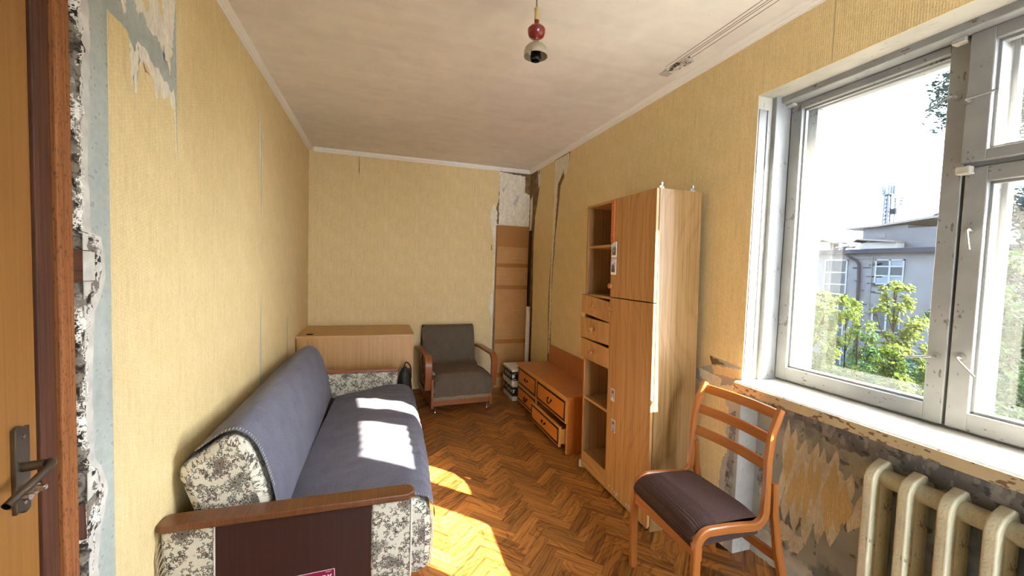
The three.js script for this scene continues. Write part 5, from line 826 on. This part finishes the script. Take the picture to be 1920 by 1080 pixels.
{
  const X = 29, t = thing('apartment_building', 'grey rendered apartment house across the yard seen through the window', 'building', [X + 5, GY, -12]);
  part(t, 'wall', box(X, X + 11, GY, 3.0, -16.6, 14, 0), M.render_grey);
  parts(t, 'roof_edge', [box(X - 0.35, X + 11.3, 3.0, 3.17, -16.8, 14.2, 0.02), box(X - 0.38, X - 0.26, 2.93, 3.2, -16.8, 14.2, 0.02)], M.roof_dark);
  // crumbling render between the windows, drain pipe
  const pipe = [[X - 0.3, 3.0, -13.72], [X - 0.3, 2.85, -13.66], [X - 0.12, 2.4, -13.1], [X - 0.1, 2.0, -13.05], [X - 0.1, -2, -12.98], [X - 0.1, GY + 0.2, -12.9]];
  part(t, 'drain_pipe', tube(pipe, 0.085, 60, 10), M.pipe_dark);
  const r = rng(31); const cracks = []; for (let i = 0; i < 22; i++) { const z = -13.6 + r() * 1.4, y = -3 + r() * 5.4, l = 0.15 + r() * 0.5; cracks.push(box(X - 0.02, X + 0.01, y, y + 0.04 + r() * 0.05, z, z + l, 0)); }
  stuff(part(t, 'render_cracks', cracks, M.pipe_dark));
  parts(t, 'render_band', [box(X - 0.05, X, 2.62, 2.7, -13.7, -12.35, 0.01), box(X - 0.03, X, -5, 2.62, -12.42, -12.38, 0)], M.render_grey);
  const win = (z0, z1, y0, y1, vs, hs, cur) => {
    const w = sub(t, 'window', [X, (y0 + y1) / 2, (z0 + z1) / 2]), f = 0.075, fr = [box(X - 0.05, X + 0.02, y0, y0 + f, z0, z1, 0), box(X - 0.05, X + 0.02, y1 - f, y1, z0, z1, 0), box(X - 0.05, X + 0.02, y0, y1, z0, z0 + f, 0), box(X - 0.05, X + 0.02, y0, y1, z1 - f, z1, 0)];
    const zs = [z0 + f / 2, ...vs, z1 - f / 2], ys = [y0 + f / 2, ...hs, y1 - f / 2];
    for (const z of vs) fr.push(box(X - 0.05, X + 0.02, y0, y1, z - 0.05, z + 0.05, 0)); for (const y of hs) fr.push(box(X - 0.045, X + 0.02, y - 0.04, y + 0.04, z0, z1, 0));
    parts(w, 'frame', fr, M.far_frame); part(w, 'sill', box(X - 0.14, X, y0 - 0.08, y0, z0 - 0.1, z1 + 0.1, 0.01), M.pipe_dark);
    let n = 0; for (let i = 0; i + 1 < zs.length; i++) for (let j = 0; j + 1 < ys.length; j++) part(w, 'pane', box(X - 0.02, X - 0.012, ys[j], ys[j + 1], zs[i], zs[i + 1], 0), cur.includes(n++) ? M.far_curtain : M.far_glass);
  };
  const dy = 2.77; for (let s = 0; s < 4; s++) {
    const o = -dy * s;
    win(-15.15, -13.75, 0.32 + o, 2.58 + o, s === 2 ? [-14.45] : [], [0.98 + o, 1.75 + o], s ? [] : []);
    win(-12.22, -10.78, 1.08 + o, 2.57 + o, [-11.48], s ? [] : [1.6 + o, 2.15 + o], s ? [] : [0, 3, 5]);
    for (const z of [-8.2, -4, 0]) win(z, z + 1.45, 1.08 + o, 2.57 + o, [z + 0.72], [], []);
  }
  // rooftop: stair head with a slanted sheet roof, small dormer, chimney
  const ph = sub(t, 'roof_hut', [X + 3, 3.2, -13]);
  parts(ph, 'hut_wall', [box(X + 1.8, X + 6, 3.1, 4.72, -14.15, -11.75, 0), box(X + 1.8, X + 6, 3.1, 4.5, -11.75, -8, 0)], M.render_grey);
  part(ph, 'hut_roof', prism([[-15.05, 4.72], [-13.2, 4.8], [-10.4, 5.08], [-8, 5.1], [-8, 4.98], [-10.4, 4.95], [-13.2, 4.68], [-15.05, 4.64]], X + 1.4, X + 6.3, (a, b, d) => [d, b, a], 0), M.roof_sheet);
  part(ph, 'hut_opening', box(X + 1.78, X + 1.82, 4.0, 4.25, -13.25, -12.85, 0), M.black);
  part(t, 'roof_sheeting', prism([[-14.0, 3.7], [-13.75, 3.95], [-11.7, 3.7], [-11.7, 3.62], [-13.75, 3.85]], X + 0.6, X + 1.7, (a, b, d) => [d, b, a], 0), M.roof_sheet);
  part(t, 'roof_upstand', box(X + 0.9, X + 1.6, 3.17, 3.66, -13.7, -11.75, 0), mat('whitewash_far', { color: 0x55554f, roughness: 0.9 }));
  part(t, 'roof_dormer', [box(X + 1, X + 2, 3.17, 3.85, -16.4, -15.7, 0), prism([[-16.7, 3.8], [-16.1, 4.1], [-15.2, 3.78], [-15.2, 3.7], [-16.1, 4.0], [-16.7, 3.72]], X + 0.9, X + 2.1, (a, b, d) => [d, b, a], 0)], M.roof_sheet);
  stuff(part(t, 'roof_debris', Array.from({ length: 9 }, (_, i) => { const g = new THREE.IcosahedronGeometry(0.1 + 0.12 * r(), 0); g.scale(1, 0.6, 1.3); g.translate(X + 0.8, 3.3 + 0.25 * r(), -15.1 + 1.3 * r()); return uvm(g); }), M.roof_sheet));
  part(t, 'roof_vent', (() => { const g = new THREE.TorusGeometry(0.22, 0.1, 8, 16, Math.PI); g.rotateY(Math.PI / 2); g.translate(X + 2.5, 5.02, -10.75); return keepUv(g); })(), M.roof_dark);

  const m = thing('cell_mast', 'steel lattice antenna mast with white panel antennas on the far roof', 'mast', [X + 5, 5, -14.75]);
  const mx = X + 5, mz = -14.75, la = []; for (const [a, b] of [[-0.14, -0.14], [0.14, -0.14], [0.14, 0.14], [-0.14, 0.14]]) la.push(rod([mx + a, 4.8, mz + b], [mx + a * 0.8, 7.3, mz + b * 0.8], 0.06, 6));
  for (let i = 0; i < 9; i++) { const y = 4.9 + i * 0.27; la.push(rod([mx - 0.13, y, mz - 0.13], [mx - 0.13, y + 0.25, mz + 0.13], 0.04, 5), rod([mx + 0.13, y, mz + 0.13], [mx + 0.13, y + 0.25, mz - 0.13], 0.04, 5)); }
  stuff(part(m, 'lattice', la, M.mast_steel)); part(m, 'platform', [rod([mx, 7.2, mz], [mx, 7.27, mz], 0.3, 14), rod([mx, 7.0, mz], [mx, 7.9, mz], 0.06, 8)], M.mast_steel);
  for (let i = 0; i < 5; i++) { const a = i * 1.257; part(m, 'panel_antenna', box(mx + 0.3 * Math.cos(a) - 0.05, mx + 0.3 * Math.cos(a) + 0.05, 7.22, 7.84, mz + 0.3 * Math.sin(a) - 0.07, mz + 0.3 * Math.sin(a) + 0.07, 0.02), M.far_curtain); }
  const a = thing('aerial', 'thin television aerial pole beside the lattice mast on the far roof', 'aerial', [mx, 5, -14.3]);
  part(a, 'pole', rod([mx, 4.8, -14.3], [mx, 6.95, -14.3], 0.05, 8), M.mast_steel);
  part(a, 'dipole', [6.9, 6.72, 6.5].flatMap((y, i) => [rod([mx - 0.1, y, -14.34 + 0.02 * i], [mx + 0.1, y, -13.85], 0.04, 6), rod([mx - 0.3, y, -14.1], [mx + 0.3, y, -14.1], 0.035, 6)]), M.mast_steel);
  part(a, 'equipment_box', box(mx - 0.1, mx + 0.1, 5.85, 6.25, -14.55, -14.2, 0.02), M.pipe_dark);
  solo('overhead_wire', [tube([[mx, 6.85, -14], [mx - 0.5, 6.68, -10], [mx - 1, 6.9, -5]], 0.03, 20, 5)], M.mast_steel, 'single wire running from the aerial towards the right above the roof', 'wire', [mx, 6.85, -14]);
  solo('overhead_wire', [tube([[mx, 6.2, -15], [mx - 2, 5.3, -17.5], [mx - 4, 4.9, -21]], 0.025, 20, 5)], M.mast_steel, 'faint wire sagging from the lattice mast towards the left', 'wire', [mx, 6.2, -15]);
}
{
  // leaf: a small bent blade; foliage: thousands of them as one crown
  const leafG = (() => { const g = grid(2, 3, (u, v) => [(u - 0.5) * 0.62 * Math.sin(Math.PI * (0.12 + 0.86 * v)), 0.1 * Math.abs(u - 0.5) - 0.25 * v * v, v]); return g; })();
  const leafM = (name, c, tr) => mat(name, { color: c, transmission: tr, thickness: 0, roughness: 0.95, ior: 1.3, specularIntensity: 0.2 });
  const LM = [leafM('leaf_yellow_green', 0x3c4a12, 0.45), leafM('leaf_green', 0x1e3614, 0.4), leafM('leaf_blue_green', 0x122822, 0.35), leafM('leaf_deep', 0x122418, 0.3)];
  const bark = mat('bark', { color: 0x1f1a14, roughness: 1, specularIntensity: 0.1 });
  const plant = (name, label, cat, base, spots, size, m, seed, group) => { // spots: [x, y, z, radius, leaves]
    const t = thing(name, label, cat, base, group), r = rng(seed), n = spots.reduce((s, q) => s + q[4], 0), im = shadow(new THREE.InstancedMesh(leafG, m, n)), d = new THREE.Object3D(), c = new THREE.Color(); let k = 0;
    for (const [x, y, z, rad, num, ry = rad] of spots) for (let i = 0; i < num; i++) {
      const a = r() * 6.283, b = Math.acos(2 * r() - 1), q = Math.cbrt(r()); d.position.set(x + rad * q * Math.sin(b) * Math.cos(a) - base[0], y + ry * q * Math.cos(b) - base[1], z + rad * q * Math.sin(b) * Math.sin(a) - base[2]);
      d.rotation.set(r() * 1.6 - 0.3, r() * 6.283, r() * 1.2 - 0.6); d.scale.setScalar(size * (0.6 + 0.7 * r())); d.updateMatrix(); im.setMatrixAt(k, d.matrix); const l = 0.65 + 0.7 * r(); im.setColorAt(k, c.setRGB(l * (0.9 + 0.3 * r()), l, l * (0.7 + 0.4 * r()))); k++;
    }
    im.name = 'foliage'; im.userData.kind = 'stuff'; t.add(im);
    const st = [], top = spots.reduce((s, q) => q[1] > s[1] ? q : s, spots[0]);
    const on = (f) => [lerp(base[0], top[0], f), lerp(base[1], top[1], f), lerp(base[2], top[2], f)];
    st.push(tube([on(0), on(0.33), on(0.66), on(1)], 0.013, 24, 7));
    spots.forEach((q, i) => { if (i % 4) return; const w = Math.hypot(q[0] - base[0], q[2] - base[2]), f = clamp((q[1] - 0.25 - w * 0.7 - base[1]) / (top[1] - base[1]), 0.02, 0.98), a = on(f); st.push(tube([a, [lerp(a[0], q[0], 0.55), lerp(a[1], q[1], 0.4), lerp(a[2], q[2], 0.55)], [q[0], q[1] + q[3] * 0.5, q[2]]], 0.006, 12, 5)); });
    part(t, 'branches', st, bark); return t;
  };
  // yellow-green young trees in front of the house
  const sprig = (x, pts, n = 200) => pts.flatMap(([y, z, r, m = 1]) => [0, 1, 2, 3].map((k) => { const q = k ? r * (0.45 + 0.3 * R()) : r * 0.8, o = k ? 1.5 : 0; const f = (x - 0.68) / 7.32; return [x + (R() - 0.5) * 0.5, 1.364 + (y - 1.364 + (R() - 0.6) * r * o * 1.3) * f, 4.561 + (z - 4.561 + (R() - 0.5) * 2 * r * o) * f, q * f, Math.round(n * m * (q / 0.16) ** 1.4)]; }));
  plant('tree', 'yellow-green young tree at the left edge of the view through the left pane', 'tree', [6.9, GY, 0.05], sprig(6.9, [[1.06, -0.7, 0.1], [0.95, -0.58, 0.12], [0.98, -0.34, 0.1], [0.84, -0.26, 0.13], [0.72, -0.64, 0.13], [0.62, -0.3, 0.09], [0.5, -0.5, 0.16], [0.32, -0.62, 0.16], [0.3, -0.28, 0.12], [0.12, -0.5, 0.2], [-0.12, -0.58, 0.22], [-0.15, -0.25, 0.2], [-0.4, -0.45, 0.3], [-0.8, -0.4, 0.4]]), 0.05, LM[0], 51, 'young trees outside the window');
  plant('tree', 'bright green young tree before the drain pipe of the far house', 'tree', [9.4, GY, -0.8], sprig(9.4, [[1.0, -0.06, 0.07], [0.88, 0.02, 0.11], [0.72, -0.04, 0.1], [0.66, 0.12, 0.07], [0.52, 0.08, 0.13], [0.36, -0.02, 0.15], [0.2, 0.14, 0.16], [0.02, 0.05, 0.2], [-0.2, 0.15, 0.22], [-0.5, 0.1, 0.3], [-0.9, 0.1, 0.4]]), 0.048, LM[0], 52, 'young trees outside the window');
  plant('shrub', 'green shrub crown low in the middle of the left pane', 'shrub', [8.15, GY, 0.3], sprig(8.15, [[0.48, 0.28, 0.08], [0.25, 0.3, 0.13], [0.05, 0.42, 0.17], [-0.15, 0.3, 0.2], [-0.35, 0.4, 0.26], [-0.7, 0.4, 0.35]]), 0.046, LM[1], 53, 'young trees outside the window');
  plant('tree', 'tall yellow-green tree beside the window mullion in the left pane', 'tree', [7.2, GY, 1.15], sprig(7.2, [[1.3, 0.42, 0.07], [1.24, 0.63, 0.06], [1.1, 0.5, 0.09], [0.98, 0.62, 0.09], [0.92, 0.4, 0.06], [0.76, 0.68, 0.13], [0.56, 0.62, 0.14], [0.38, 0.52, 0.12], [0.34, 0.7, 0.16], [0.12, 0.66, 0.2], [-0.1, 0.76, 0.22], [-0.4, 0.7, 0.32], [-0.9, 0.7, 0.4]]), 0.05, LM[0], 54, 'young trees outside the window');
  // big trees farther back, filling the right pane
  const crown = (cx, cy, cz, rx, ry, n, per, seed) => { const r = rng(seed), o = []; for (let i = 0; i < n; i++) { const a = r() * 6.283, b = Math.acos(2 * r() - 1), q = Math.cbrt(r()); o.push([cx + rx * q * Math.sin(b) * Math.cos(a), cy + ry * q * Math.cos(b), cz + rx * q * Math.sin(b) * Math.sin(a), 0.55 + 0.5 * r(), per]); } return o; };
  plant('tree', 'tall blue-green poplar rising behind the mullion and the small casement', 'tree', [14.2, GY, -0.9], [...crown(14.2, 6.6, -1.2, 0.95, 2.2, 42, 420, 61), ...crown(14.2, 1.6, -0.2, 0.75, 3.6, 50, 420, 67)].map((q) => [q[0], q[1], q[2], q[3] * 0.6, q[4]]), 0.11, LM[2], 61, 'big trees in the yard');
  plant('tree', 'dense green tree filling the lower right pane', 'tree', [11, GY, 0.6], crown(11.2, -0.8, 0.5, 1.2, 2.9, 130, 110, 62).map((q) => [q[0], q[1], q[2], q[3] * 0.42, q[4]]), 0.1, LM[1], 62, 'big trees in the yard');
  plant('tree', 'dark green tree crown behind the lower right pane', 'tree', [18, GY, 1.2], crown(18, -0.5, 1.4, 3.0, 5.0, 60, 450, 63), 0.17, LM[3], 63, 'big trees in the yard');
  plant('shrub', 'low dark shrubbery at the foot of the far house', 'shrub', [24, GY, -7], crown(24, -5.5, -8, 5, 2.4, 60, 160, 64), 0.3, LM[3], 64);
}
renderer.render(scene, camera);
